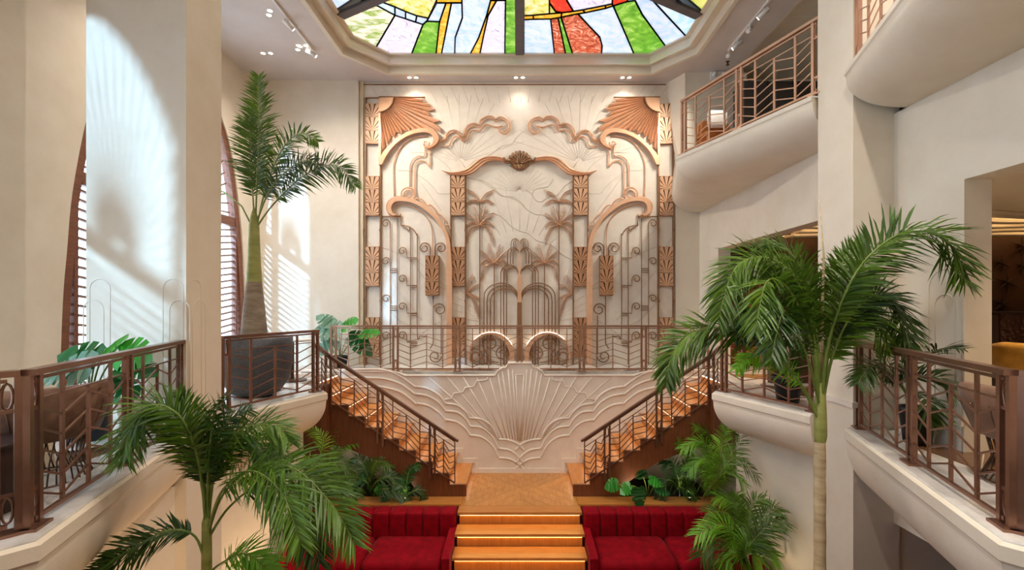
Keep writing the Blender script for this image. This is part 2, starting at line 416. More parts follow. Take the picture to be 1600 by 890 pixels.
b = MB(); ring(oc1, CZ + 0.13, oc1, CZ + 0.09, b); ring(oc1, CZ + 0.09, octagon(0.06), CZ + 0.09, b); ring(octagon(0.06), CZ + 0.09, octagon(0.06), CZ + 0.26, b); ring(octagon(0.06), CZ + 0.26, octagon(-0.03), CZ + 0.26, b); ring(octagon(-0.03), CZ + 0.26, octagon(-0.03), CZ + 0.33, b)
struct('trim_2', b, 'plaster', 'inner stepped octagonal moulding of the skylight', fix=True)
struct('skylight_backing', MB().box((-3.9, 3.2, CZ + 0.42), (3.9, 10.8, CZ + 0.46)).box((-3.9, 3.2, CZ + 0.05), (-3.86, 10.8, CZ + 0.46)).box((3.86, 3.2, CZ + 0.05), (3.9, 10.8, CZ + 0.46)).box((-3.9, 3.2, CZ + 0.05), (3.9, 3.24, CZ + 0.46)).box((-3.9, 10.76, CZ + 0.05), (3.9, 10.8, CZ + 0.46)), 'spoke_grey', 'closed housing above the skylight glass')  # unseen box added so no sky leaks between the panes
# ---- galleries: slab edge swept along the plan
def sweep(path, prof, side):
    """path in plan; prof = (inset, z); side = +1 when the slab lies to the right hand (x+) of travel"""
    n = len(path); vs_ = []; k = len(prof); nor = []
    pts = [V3((x, y)) for x, y in path]
    for i in range(n - 1):
        d = (pts[i + 1] - pts[i]).normalized(); nor.append(V3((d.y, -d.x)) * side)
    for i in range(n):
        if i == 0: m = nor[0]
        elif i == n - 1: m = nor[-1]
        else:
            m = (nor[i - 1] + nor[i]).normalized(); m = m / max(0.45, m.dot(nor[i]))
        for o, z in prof: q = pts[i] + m * o; vs_.append(V3((q.x, q.y, z)))
    fs = []
    for i in range(n - 1):
        for j in range(k - 1): fs.append((i * k + j, (i + 1) * k + j, (i + 1) * k + j + 1, i * k + j + 1))
    fs += [tuple(range(k)), tuple((n - 1) * k + j for j in range(k - 1, -1, -1))]
    return vs_, fs
def slab_prof(z, th, dp, lip=0.09):
    p = [(0.32, z), (0.31, z + 0.012), (0.02, z + 0.012), (0.0, z - 0.005), (0.0, z - lip), (0.015, z - lip - 0.02), (0.02, z - lip - 0.05)]
    for i in range(1, 29):
        a = math.pi / 2 * i / 28
        p.append((0.02 + dp * (1 - math.cos(a)), z - lip - 0.05 - (th - lip - 0.05) * math.sin(a)))
    p.append((dp + 0.9, z - th)); return p
edge_near = [(3.4, 0.5), (3.9, 1.25), (2.70, 2.74), (3.5, 5.25)]
edge_mid = [(3.5, 5.87), (2.93, 7.42), (3.25, 7.85), (3.7, 8.2)]
for sd, nm in ((1, 'right'), (-1, 'left')):
    for path, part, th, dp in ((edge_near, 'near', 0.71, 0.55), (edge_mid, 'middle', 0.62, 0.5)):
        vs_, fs = sweep([(x * sd, y) for x, y in path], slab_prof(MZ, th, dp), sd)
        struct('gallery_edge_%s_%s' % (part, nm), MB().add(vs_, fs), 'plaster_warm' if sd < 0 else 'plaster',
               'curved plaster edge of the %s %s mezzanine gallery' % (nm, 'front' if part == 'near' else 'middle'), smooth=False, fix=False)
        vs_, fs = sweep([(x * sd, y) for x, y in path], [(0.36, MZ), (0.36, MZ + 0.03), (0.035, MZ + 0.03), (0.03, MZ + 0.02), (0.03, MZ)], sd)
        struct('trim_coping_%s_%s' % (part, nm), MB().add(vs_, fs), 'marble', 'white marble coping of the %s %s gallery edge' % (nm, 'front' if part == 'near' else 'middle'))
    far = RX if sd > 0 else -LWX
    pl = [(far, YN), (0, YN), (0, 0.5), (3.4, 0.5), (3.9, 1.25), (2.70, 2.74), (3.5, 5.24), (3.7, 5.26), (3.7, 5.86), (3.5, 5.88), (2.93, 7.42), (3.25, 7.85), (3.66, 8.2), (3.66, 9.80), (0, 9.80), (0, YF), (far, YF)]
    inn = [(x + 0.06 if 2.6 < x < 4 else x, y) for x, y in pl]
    fo = struct('floor_mezzanine_%s' % nm, MB().poly([V3((x * sd, y, MZ - 0.10)) for x, y in inn], (0, 0, 0.10)), 'marble', 'pale marble floor of the %s mezzanine gallery' % nm, fix=True)
    # diamond floor tiles near the rails
    def clip(poly, rect):
        for ax, lim, sg in ((0, rect[0], 1), (0, rect[2], -1), (1, rect[1], 1), (1, rect[3], -1)):
            out = []
            for i in range(len(poly)):
                p, q = poly[i], poly[(i + 1) % len(poly)]
                ip = (p[ax] - lim) * sg >= 0; iq = (q[ax] - lim) * sg >= 0
                if ip: out.append(p)
                if ip != iq:
                    t = (lim - p[ax]) / (q[ax] - p[ax]); out.append((p[0] + t * (q[0] - p[0]), p[1] + t * (q[1] - p[1])))
            poly = out
            if not poly: return []
        return poly
    for rect, a in (((0.0 if sd > 0 else 0.01, 9.95, 3.6, 10.83), 0.42), ((3.75, 2.6, 5.6, 5.2), 0.45), ((4.05 if sd > 0 else 3.75, 5.95, 5.6, 9.4), 0.45)):
        i = 0
        for iy in range(-1, 12):
            for ix in range(-1, 22):
                cx = rect[0] + ix * a; cy = rect[1] + iy * a
                if (ix + iy) % 2: continue
                q = clip([(cx + a * 0.98, cy), (cx, cy + a * 0.98), (cx - a * 0.98, cy), (cx, cy - a * 0.98)], rect)
                if len(q) < 3: continue
                ar = 0.5 * abs(sum(q[k][0] * q[(k + 1) % len(q)][1] - q[(k + 1) % len(q)][0] * q[k][1] for k in range(len(q))))
                if ar < 0.01: continue
                m_ = ('tile_tan', 'tile_white', 'tile_brown', 'tile_white')[(ix + (iy // 2)) % 4]
                MB().poly([V3((x * sd, y, MZ)) for x, y in q], (0, 0, 0.008)).build('tile', m_, fo, fix=True)
# upper gallery (right only)
up_near = [(4.2, 0.4), (2.70, 2.74), (3.5, 5.25)]
up_mid = [(3.52, 5.87), (2.66, 8.3), (3.42, 11.0)]
for path, part in ((up_near, 'near'), (up_mid, 'middle')):
    vs_, fs = sweep(path, slab_prof(UF, 0.46, 0.62, 0.05), 1)
    struct('gallery_edge_upper_%s' % part, MB().add(vs_, fs), 'plaster', 'curved plaster underside of the upper right gallery, %s part' % ('front' if part == 'near' else 'far'))
pl = [(RX, 0.4), (4.2, 0.4), (2.70, 2.74), (3.5, 5.24), (3.7, 5.26), (3.7, 5.86), (3.52, 5.88), (2.66, 8.3), (3.42, 11.0), (3.42, YF), (RX, YF)]
struct('floor_upper', MB().poly([V3((x, y, UF - 0.02)) for x, y in pl], (0, 0, 0.02)), 'marble', 'floor of the upper right gallery', fix=True)
struct('ceiling_rooms', MB().box((AX + 0.25, YN, EYE + 1.3), (RX, YF, EYE + 1.34)), 'plaster', 'beige ceiling of the rooms behind the right arcade')
# walls of the pit below the galleries
b = MB().box((4.101, 5.28, 0), (6.2, 5.4, MZ - 0.71)); struct('wall_pit_right', b, 'plaster', 'cream wall below the right front gallery facing the camera')
b = MB().box((AX, YN, EYE - 2.35), (AX + 0.25, 5.25, MZ - 0.6)); struct('beam_pit_right', b, 'plaster', 'cream beam below the right front gallery')
b = MB().box((-3.9, YN, 0), (-3.72, 5.25, MZ - 0.6)); struct('wall_pit_left', b, 'plaster_warm', 'warm cream wall below the left front gallery')
for sd, nm in ((1, 'right'), (-1, 'left')):
    b = MB().poly([V3((sd * x, y, 0)) for x, y in ((4.06, 5.8), (3.95, 6.4), (3.45, 7.75), (3.74, 8.2), (3.74, 9.6), (3.9, 9.6), (3.9, 8.1), (3.6, 7.7), (4.1, 6.45), (4.2, 5.8))], (0, 0, MZ - 0.45))
    struct('wall_pit_middle_%s' % nm, b, 'plaster_warm' if sd < 0 else 'plaster', 'cream wall below the %s middle gallery beside the stairs' % nm, fix=True)
# upper right block and wall beside the screen
b = MB(); zb = EYE + (CY - 165) * 10.5 / F
b.add([(3.28, YF, CZ), (3.57, 10.5, CZ), (4.9, 10.5, CZ), (4.9, YF, CZ), (3.28, YF, EYE + (CY - 130) * 11 / F), (3.57, 10.5, zb), (4.9, 10.5, UF), (4.9, YF, UF), (3.57, 10.5, UF), (3.57, YF, UF)],
      [(0, 1, 5, 4), (1, 2, 6, 8, 5), (2, 3, 7, 6), (4, 5, 8, 9)])
struct('wall_upper_return', b, 'plaster', 'chamfered cream wall end beside the upper right gallery', fix=True)
# ---- relief parapet below the back gallery
RY = 9.66
def R(px, py): return P(px, py, RY)
half = [(470, 579), (610, 579), (622, 581), (633, 585.5), (773, 585.5), (778, 578), (786, 573), (791, 573), (794, 566), (812, 566)]
top = half + [(1624 - x, y) for x, y in reversed(half[:-1])]
pts = [R(x, y) for x, y in top]
pts = [V3((pts[0].x, RY, 0))] + pts + [V3((pts[-1].x, RY, 0))]
wr = struct('wall_relief', MB().poly(pts, (0, 0.26, 0)), 'relief_stone', 'pale carved relief wall with clouds and sun rays between the stairs', fix=True)
MB().tube([R(x, y) + V3((0, -0.005, -0.012)) for x, y in top], 0.018, 6).build('coping', 'relief_trim', wr, True)
def zm(ox, oy, s): return lambda u, v: (ox + u / s, oy + v / s)
z2 = zm(560, 500, 3.423)
def mir(l): return [(1624 - x, y) for x, y in l]
rows = [
 [[(-260, 275), (60, 262), (160, 272), (235, 305), (305, 358)], [(308, 355), (370, 365), (430, 400), (468, 447)], [(468, 445), (530, 455), (575, 490), (600, 527)], [(600, 523), (660, 530), (715, 570), (750, 637)], [(750, 635), (800, 640), (850, 660), (885, 695)]],
 [[(-260, 312), (60, 308), (160, 318), (235, 345), (305, 398)], [(308, 395), (370, 405), (430, 440), (470, 490)], [(470, 486), (530, 492), (575, 530), (600, 571)], [(600, 567), (660, 575), (715, 620), (750, 687)], [(750, 685), (810, 695), (855, 730), (885, 768)]],
 [[(-260, 368), (60, 355), (150, 362), (235, 388), (310, 450)], [(312, 445), (370, 455), (430, 492), (470, 540)], [(470, 532), (530, 545), (575, 582), (600, 620)], [(600, 615), (660, 625), (715, 668), (750, 732)], [(750, 735), (810, 742), (855, 768), (880, 792)]]]
for row in rows:
    for arc in row:
        l = [z2(*p) for p in arc]
        for q in (l, mir(l)):
            MB().tube(cat_rom([R(*p) for p in q], 6), 0.024, 6).build('cloud_moulding', 'relief_trim', wr, True)
l = [z2(*p) for p in [(460, 425), (500, 420), (512, 390), (560, 385), (572, 360), (620, 355), (632, 325), (685, 320), (692, 300)]]
for q in (l, mir(l)): MB().tube([R(*p) for p in q], 0.018, 6).build('stepped_moulding', 'relief_trim', wr, True)
for (a, b_) in (((735, 625), (375, 303)), ((745, 628), (475, 303)), ((755, 630), (560, 303)), ((775, 632), (632, 303)), ((795, 634), (700, 303)), ((810, 636), (745, 285)), ((825, 638), (768, 272)), ((838, 640), (800, 262)), ((852, 645), (824, 265)), ((860, 648), (840, 292))):
    l = [z2(*a), z2(*b_)]
    for q in (l, mir(l)): MB().tube([R(*p) for p in q], 0.013, 5).build('ray_moulding', 'relief_trim', wr, True)
MB().tube([R(805.4, 585.3), R(818.6, 585.3)], 0.013, 5).build('panel_moulding', 'relief_trim', wr)
MB().box((-0.95, RY - 0.02, LZ), (0.95, RY, LZ + 0.09)).build('baseboard', 'relief_trim', wr)
NS, RISE, RUN, SX0 = 10, (MZ - LZ) / 10, 0.293, 0.95
for sd in (1, -1):
    for k in range(NS - 1):
        x0 = SX0 + k * RUN; z0 = LZ + (k + 1) * RISE
        xs = sorted((sd * (x0 - 0.12), sd * (x0 + RUN - 0.12)))
        MB().box((xs[0], RY - 0.02, z0), (xs[1], RY, z0 + 0.09)).build('step_moulding', 'relief_trim', wr)
        xs = sorted((sd * (x0 - 0.12), sd * (x0 - 0.06)))
        MB().box((xs[0], RY - 0.02, z0 - RISE + 0.09), (xs[1], RY, z0)).build('step_moulding', 'relief_trim', wr)
# =====================================================================  SKYLIGHT
GZ = CZ + 0.29
sk = thing('stained_glass_skylight', 'octagonal backlit stained glass skylight in the ceiling', 'skylight', (0, GYM, GZ))
zs = zm(500, 0, 2.5806)
panes = [
 ('glass_meadow', [(88, 72), (172, 4), (232, 22), (302, 60), (225, 191), (130, 160)]),
 ('glass_lavender', [(302, 60), (415, 97), (370, 214), (268, 214), (225, 191)]),
 ('glass_green', [(430, 84), (482, 86), (468, 214), (370, 214), (415, 97)]),
 ('glass_amber', [(508, 10), (530, 10), (490, 214), (468, 214), (482, 86)]),
 ('glass_blue', [(530, 10), (572, 10), (574, 70), (545, 150), (543, 214), (490, 214)]),
 ('glass_blue', [(572, -60), (688, -60), (688, 0), (672, 60), (640, 150), (607, 214), (543, 214), (545, 150), (574, 70), (572, 10)]),
 ('glass_amber', [(688, 0), (712, 0), (678, 60), (660, 140), (645, 214), (607, 214), (640, 150), (672, 60)]),
 ('glass_lavender', [(712, 0), (748, 0), (745, 214), (645, 214), (660, 140), (678, 60)]),
 ('glass_green', [(748, -60), (790, -60), (790, 214), (745, 214), (748, 0)]),
 ('glass_lavender', [(688, -60), (748, -60), (748, 0), (712, 0), (688, 0)]),
 ('glass_sky', [(190, -10), (238, 2), (302, 26), (302, 60), (232, 22), (172, 4)]),
 ('glass_blue', [(302, 26), (345, 45), (345, 74), (302, 60)]),
 ('glass_sky', [(345, 45), (390, 62), (385, 88), (345, 74)]),
 ('glass_blue', [(390, 62), (437, 72), (430, 84), (415, 97), (385, 88)]),
 ('glass_garden', [(238, 2), (258, -60), (478, -60), (470, 0), (437, 72), (390, 62), (345, 45), (302, 26)]),
 ('glass_amber', [(470, 0), (478, -60), (572, -60), (572, 10), (530, 10), (508, 10), (470, 10)]),
 ('glass_blue', [(470, 10), (508, 10), (482, 86), (430, 84), (437, 72)]),
 ('glass_garden', [(822, -60), (925, -60), (925, 54), (860, 60), (822, 62)]),
 ('glass_red', [(925, -40), (995, -40), (995, 0), (1022, 44), (975, 50), (950, 45), (925, 10)]),
 ('glass_lime', [(925, 10), (950, 45), (975, 50), (925, 54)]),
 ('glass_lavender', [(995, -40), (1180, -40), (1178, 14), (1120, 26), (1060, 38), (1022, 44), (995, 0)]),
 ('glass_amber', [(822, 62), (860, 60), (860, 76), (822, 78)]),
 ('glass_amber', [(860, 60), (925, 54), (975, 50), (972, 68), (930, 75), (860, 76)]),
 ('glass_amber', [(975, 50), (1022, 44), (1060, 38), (1068, 50), (1040, 54), (972, 68)]),
 ('glass_amber', [(1060, 38), (1120, 26), (1150, 20), (1152, 32), (1068, 50)]),
 ('glass_amber', [(1150, 20), (1178, 14), (1182, 22), (1152, 32)]),
 ('glass_red', [(1180, -40), (1240, -40), (1240, 4), (1182, 22), (1178, 14)]),
 ('glass_blue', [(822, 78), (860, 76), (930, 75), (945, 214), (822, 214)]),
 ('glass_rust', [(930, 75), (960, 71), (990, 214), (945, 214)]),
 ('glass_green', [(960, 71), (972, 68), (1018, 214), (990, 214)]),
 ('glass_rust', [(972, 68), (1040, 54), (1082, 100), (1128, 148), (1138, 185), (1135, 214), (1018, 214)]),
 ('glass_blue', [(1040, 54), (1068, 50), (1152, 32), (1182, 22), (1212, 90), (1265, 214), (1135, 214), (1138, 185), (1128, 148), (1082, 100)]),
 ('glass_green', [(1182, 22), (1240, 4), (1270, 0), (1300, 58), (1395, 187), (1330, 214), (1265, 214), (1212, 90)]),
 ('glass_blue', [(1240, -40), (1320, -40), (1342, 0), (1397, 60), (1478, 147), (1395, 187), (1300, 58), (1270, 0), (1240, 4)]),
 ('glass_sky', [(1320, -40), (1400, -40), (1440, 0), (1530, 76), (1478, 147), (1397, 60), (1342, 0)]),
 ('glass_lime', [(1490, 0), (1450, -40), (1640, -40), (1605, -30), (1542, 44)]),
 ('glass_blue', [(125, 0), (60, 42), (-20, -30), (150, -30)]),
]
def pane(poly3, m):
    o = MB().poly(poly3, (0, 0, 0.02)).build('glass_pane', m, sk, fix=True)
    b = MB()
    for i in range(len(poly3)):
        p, q = poly3[i], poly3[(i + 1) % len(poly3)]
        if (p - q).length > 0.01: b.bar(p, q, 0.028, 0.03)
    b.build('lead_came', 'lead', o)
for m_, pl in panes: pane([PZ(*zs(u, v), GZ) for u, v in pl], m_)
# the rest of the octagon, above and behind the frame
ymin = 2 * GYM - GYF
ylim = PZ(812, -14, GZ).y - 0.03
cols = ['glass_blue', 'glass_green', 'glass_lavender', 'glass_amber', 'glass_sky', 'glass_lime']
for i in range(12):
    x0 = -GX + 2 * GX * i / 12; x1 = x0 + 2 * GX / 12
    ys = [ymin, 5.6, ylim - 0.45] if (i % 2) else [ymin, 6.0, 7.3, ylim - 0.45]
    for j in range(len(ys) - 1):
        y0, y1 = ys[j], ys[j + 1]
        lim = lambda x: max(ymin, ymin + max(0, abs(x) - GXF) * (GYF - GYC) / (GX - GXF))
        a0, a1 = (lim(x0), lim(x1)) if j == 0 else (y0, y0)
        pane([V3((x0, a0, GZ)), V3((x1, a1, GZ)), V3((x1, y1, GZ)), V3((x0, y1, GZ))], cols[(i * 3 + j) % 6])
for i in range(8):
    x0 = -GX + 2 * GX * i / 8; x1 = x0 + 2 * GX / 8
    pane([V3((x0, ylim - 0.45, GZ)), V3((x1, ylim - 0.45, GZ)), V3((x1, ylim + 0.06, GZ + 0.004)), V3((x0, ylim + 0.06, GZ + 0.004))], cols[(i * 5 + 2) % 6])
c0 = V3((0, GYM, GZ - 0.02))
for k in range(6):
    a = math.pi / 2 + k * math.pi / 3; d = V3((math.cos(a), math.sin(a), 0))
    L = min(abs(GX / d.x) if abs(d.x) > 0.1 else 99, abs((GYF - GYM) / d.y) if abs(d.y) > 0.1 else 99) - 0.02
    MB().bar(c0, c0 + d * L, 0.17, 0.06).build('spoke', 'spoke_grey', sk)
MB().lathe(c0 - V3((0, 0, 0.04)), [(0, 0), (0.3, 0), (0.32, 0.03), (0, 0.06)], 24).build('hub', 'spoke_grey', sk)

# =====================================================================  RELIEF SCREEN
SY = 10.97
AXM = 811.5
def W(px, py, d=0.0): return P(px, py, SY) + V3((0, -d, 0))
def M1(l): return [(2 * AXM - x, y) for x, y in l]
x0, x1 = W(567, 300).x, W(1056, 300).x
scr = struct('wall_screen', MB().box((x0, SY, MZ), (x1, YF - 0.03, CZ)), 'relief_stone', 'pale stone relief panel behind the copper screen')
MB().box((W(563, 0).x, SY - 0.05, MZ), (W(568.5, 0).x, YF, CZ)).build('border', 'plaster_warm', scr)
MB().box((x0, SY - 0.02, EYE + (CY - 133) * SY / F), (W(1040, 0).x, SY, EYE + (CY - 131.6) * SY / F)).build('shadow_line', 'copper_dark', scr)  # thin dark line along the top of the panel
z6 = zm(560, 120, 3.708); z7 = zm(560, 330, 3.296); za = zm(560, 120, 6.357); z5 = zm(680, 220, 6.357)
zb_ = zm(580, 280, 6.357); zc = zm(720, 280, 5.563); zd = zm(700, 440, 5.563); ze = zm(590, 380, 4.238)
def line(parent, name, l, r=0.012, m='copper', smooth=True, d=0.02, per=6, n=5):
    pts = [W(*p, d) for p in l]
    if smooth: pts = cat_rom(pts, per)
    return MB().tube(pts, r, n).build(name, m, parent, True)
# stone lines of the panel
def sl(l, smooth=True, r=0.009, both=True):
    for q in ((l, M1(l)) if both else (l,)): line(scr, 'relief_line', q, r, 'relief_line', smooth, 0.0, 5, 4)
sl([z6(*p) for p in [(310, 440), (390, 440), (450, 465), (510, 510), (545, 555)]])
sl([z6(*p) for p in [(165, 475), (200, 500), (225, 540), (300, 545), (380, 590), (440, 645), (465, 675), (538, 675)]])
sl([z6(*p) for p in [(615, 525), (635, 525), (665, 490), (720, 470), (780, 440), (830, 400), (885, 390), (920, 345), (964, 310)]], both=False)
sl([z6(*p) for p in [(520, 405), (600, 495), (618, 525)]], False)
sl([z6(*p) for p in [(625, 583), (700, 600), (780, 650), (830, 690), (900, 695), (964, 745)]], both=False)
sl([zc(*p) for p in [(160, 0), (260, 50), (355, 140), (420, 150), (500, 190), (580, 265), (650, 303), (720, 310), (760, 345)]], both=False, r=0.012)
sl([zc(*p) for p in [(45, 155), (100, 190), (215, 288), (290, 295), (370, 340), (435, 405), (510, 447), (590, 470), (655, 525), (740, 555), (800, 575), (880, 650), (955, 690), (980, 690)]], both=False, r=0.012)
sl([zc(*p) for p in [(970, 12), (900, 60), (835, 138), (760, 150), (705, 193), (655, 183), (615, 128), (570, 92)]], both=False, r=0.012)
sl([zc(*p) for p in [(615, 128), (660, 80), (755, 62), (800, 0)]], both=False)
for (cx_, cy_, a0, a1, n, r0, r1) in ((720, 253, 18, 165, 15, 6, 105), (904, 253, 15, 162, 15, 6, 105), (812, 300, 10, 170, 17, 4, 46), (812, 420, 40, 140, 11, 60, 130), (770, 500, 100, 175, 9, 10, 70), (854, 500, 5, 80, 9, 10, 70)):
    for k in range(n):
        a = math.radians(a0 + (a1 - a0) * k / (n - 1))
        q = (cx_ + r1 * math.cos(a), cy_ - r1 * math.sin(a))
        if q[1] < 134: f_ = (cy_ - 134) / (r1 * math.sin(a)); q = (cx_ + r1 * f_ * math.cos(a), 134)
        sl([(cx_ + r0 * math.cos(a), cy_ - r0 * math.sin(a)), q], False, 0.0045, False)
for k in range(14):
    xx = 578 + k * 18; sl([(xx, 134), (xx + 22 - k * 1.5, 160)], False, 0.0045)
for (p, q) in (((572, 205), (594, 225)), ((596, 200), (690, 330)), ((600, 360), (700, 450)), ((596, 420), (660, 500)), ((640, 300), (705, 375)), ((572, 370), (594, 400)), ((730, 480), (800, 560)), ((735, 420), (770, 500)), ((590, 470), (690, 560))):
    sl([p, q], False, 0.0045)
for l in ([(596, 385), (640, 405), (668, 440), (700, 452)], [(660, 520), (690, 500), (705, 498)], [(728, 498), (755, 505), (790, 545), (806, 560)], [(596, 470), (625, 500), (650, 510)]): sl(l)
# fan tiles
TS = 20.6
def fan_tile_mesh():
    b = MB(); s = TS * SY / F / 2
    b.box((-s, 0, -s), (s, 0.03, s)); nplate = len(b.f)
    n = 7; c_ = V3((0, -0.022, -s * 0.93))
    def edge(an):
        co, si = math.cos(an), math.sin(an)
        t = min(s * 0.96 / abs(co) if abs(co) > 1e-3 else 9, 2 * s * 0.93 / si if si > 1e-3 else 9)
        return V3((t * co, 0, -s * 0.93 + t * si))
    for k in range(n):
        a0 = math.radians(2 + 176 * (k + 0.13) / n); a1 = math.radians(2 + 176 * (k + 0.87) / n)
        e = [edge(a0 + (a1 - a0) * q / 3) for q in range(4)]
        top = [c_] + [p + V3((0, -0.030, 0)) for p in e]; bot = [V3((c_.x, 0, c_.z))] + e
        b.add(top + bot, [(0, 1, 2, 3, 4), (0, 5, 6, 1), (4, 9, 5, 0), (1, 6, 7, 2), (2, 7, 8, 3), (3, 8, 9, 4)])
    b.box((-s, -0.03, s * 0.95), (s, 0.0, s)); b.box((-s, -0.03, -s), (s, 0.0, -s * 0.95))
    b.box((-s, -0.03, -s), (-s * 0.97, 0.0, s)); b.box((s * 0.97, -0.03, -s), (s, 0.0, s))
    me = bpy.data.meshes.new('fan_tile'); me.from_pydata(b.v, [], b.f)
    me.polygons.foreach_set('material_index', [0 if q < nplate else 1 for q in range(len(b.f))])
    bm = bmesh.new(); bm.from_mesh(me)
    bmesh.ops.recalc_face_normals(bm, faces=bm.faces); bm.to_mesh(me); bm.free(); return me
FAN = {}
for m_ in ('copper_matte', 'copper_dark'):
    FAN[m_] = fan_tile_mesh(); FAN[m_].materials.append(MATS['fan_slot']); FAN[m_].materials.append(MATS[{'copper_dark': 'copper_mid'}.get(m_, m_)])
def fan_panel(px, tops, label, m='copper_matte', post=None, d=0.05):
    c = W(px, tops[-1] + TS, d + 0.03)
    t = thing('fan_panel', label, 'wall ornament', c, 'pleated fan tiles on the relief screen')
    for ty in tops:
        o = bpy.data.objects.new('fan_tile', FAN[m]); COL.objects.link(o); o.parent = t
        o.location = W(px, ty + TS / 2, d) - c; o.location.y -= 0.0
        WL[o.name] = W(px, ty + TS / 2, d)
    b = MB(); p0, p1 = W(px, tops[0] - 0.3, 0.0), W(px, tops[-1] + TS + 0.5, 0.0); s = TS * SY / F / 2
    b.box((p0.x - s, SY - d, p1.z), (p0.x + s, SY + 0.0, p0.z)).build('back_plate', 'copper_dark', t)
for side, sx in (('left', lambda x: x), ('right', lambda x: 2 * AXM - x)):
    for tops, wd in (([163.5, 184.4, 205.3], 'topmost'), ([276, 296.8, 317], 'upper'), ([385.5, 406, 426.5], 'middle'), ([495.5, 516, 536.5], 'lowest')):
        fan_panel(sx(583.2), tops, '%s three-tile copper fan panel of the outer %s column on the screen' % (wd, side))
    for tops, wd in (([274, 295.2, 316.4], 'upper'), ([386, 406.5, 427], 'middle'), ([496, 516.5, 537], 'lowest')):
        fan_panel(sx(716.3), tops, '%s copper fan panel of the inner %s column on the screen' % (wd, side), 'copper_matte' if wd == 'upper' else 'copper_dark')
    fan_panel(sx(676.4), [399.8, 420.2, 440.6], 'floating copper fan panel inside the %s arch of the screen' % side, 'copper_dark', d=0.09)
# posts of the screen
for side, sx in (('left', lambda x: x), ('right', lambda x: 2 * AXM - x)):
    for px, ytop, nm in ((572.0, 153.5, 'outer edge'), (595.2, 210, 'sunburst edge'), (704.8, 274, 'inner arch edge'), (727.5, 274, 'inner palm edge')):
        if side == 'right' and 'outer' in nm: ytop = 172
        t = thing('screen_post', 'slim bronze upright on the %s %s of the screen' % (side, nm), 'wall ornament', W(sx(px), 572, 0.03), 'slim uprights of the screen')
        MB().bar(W(sx(px), ytop, 0.03), W(sx(px), 571, 0.03), 0.03, 0.05, (0, 1, 0)).build('upright', 'copper_dark', t)
        for yy in [q for q in (240, 360, 470) if q > ytop]: MB().box(tuple(W(sx(px), yy, 0.07) - V3((0.02, 0, 0.03))), tuple(W(sx(px), yy, 0.05) + V3((0.02, 0.0, 0.03)))).build('clip', 'copper_dark', t)
        if 'outer' in nm and side == 'left':
            MB().bar(W(sx(px), 153.8, 0.03), W(sx(595), 153.8, 0.03), 0.03, 0.02).build('cap', 'copper_dark', t)
# sunbursts with the upper arch
for side, mm in (('left', lambda l: l), ('right', M1)):
    base = W(*mm([za(240, 890)])[0], 0.1)
    t = thing('sunburst_ornament', 'copper sunburst with ribbed rays and crescent arch in the upper %s corner' % side, 'wall ornament', base)
    c = za(215, 218)
    pts = [c] + [za(215 + 148 * math.cos(a), 218 + 148 * math.sin(a)) for a in [math.pi / 2 * k / 10 for k in range(11)]]
    MB().poly([W(*p, 0.10) for p in mm(pts)], (0, 0.09, 0)).build('sun_disc', 'copper', t, fix=True)
    MB().tube([W(*p, 0.11) for p in mm(pts[1:])], 0.012, 5).build('disc_rim', 'copper_dark', t, True)
    rl = [455, 515, 560, 530, 640, 700, 640, 560, 500, 455, 430, 415, 408, 402, 415, 440, 470, 520]
    n = len(rl)
    for k, rr in enumerate(rl):
        a0 = math.radians(1 + 87 * k / n); a1 = math.radians(1 + 87 * (k + 0.88) / n); am = (a0 + a1) / 2
        def pt(r, a): return za(215 + r * math.cos(a), 218 + r * math.sin(a))
        cut = rr * 0.93 if k % 2 else rr
        b0, b1, e0, e1 = pt(152, a0), pt(152, a1), pt(cut, a0), pt(rr if k % 2 else rr * 0.92, a1)
        bm_, em = pt(152, am), pt(rr * 0.97, am)
        l = mm([b0, e0, em, e1, b1, bm_])
        q = [W(l[0][0], l[0][1], 0.07), W(l[1][0], l[1][1], 0.05), W(l[2][0], l[2][1], 0.10), W(l[3][0], l[3][1], 0.05), W(l[4][0], l[4][1], 0.07), W(l[5][0], l[5][1], 0.11)]
        bk = [p + V3((0, 0.03, 0)) for p in q]
        MB().add(q + bk, [(0, 1, 2, 5), (5, 2, 3, 4), (6, 11, 8, 7), (11, 10, 9, 8), (0, 6, 7, 1), (1, 7, 8, 2), (2, 8, 9, 3), (3, 9, 10, 4)]).build('ray', 'copper', t, fix=True)
    outer_ = [za(*p) for p in [(216, 885), (232, 815), (262, 760), (330, 690), (420, 612), (500, 565), (600, 532), (700, 528), (760, 550), (795, 590), (806, 630), (790, 672), (750, 706), (690, 728)]]
    inner_ = [za(*p) for p in [(248, 885), (290, 800), (350, 715), (430, 645), (520, 595), (600, 572), (680, 568), (730, 590), (752, 625), (750, 660), (730, 695), (690, 720)]]
    l = [tuple(p) for p in cat_rom([V3((x, y, 0)) for x, y in outer_], 4)] + [tuple(p) for p in reversed(cat_rom([V3((x, y, 0)) for x, y in inner_], 4))]
    MB().poly([W(*p, 0.12) for p in mm([(q[0], q[1]) for q in l])], (0, 0.10, 0)).build('crescent_arch', 'copper', t, fix=True)
    MB().poly([W(*p, 0.09) for p in mm([za(213, 218), za(236, 350), za(236, 800), za(248, 885), za(213, 885)])], (0, 0.05, 0)).build('edge_strip', 'copper', t, fix=True)
    MB().poly([W(*p, 0.10) for p in mm([za(213, 211), za(668, 213), za(668, 219), za(213, 223)])], (0, 0.06, 0)).build('top_bar', 'copper_dark', t, fix=True)
    sp = [(710, 660), (705, 690), (685, 705), (660, 695), (652, 675), (665, 655), (685, 660)]
    line(t, 'curl', mm([za(*p) for p in sp]), 0.018, 'copper', d=0.07)
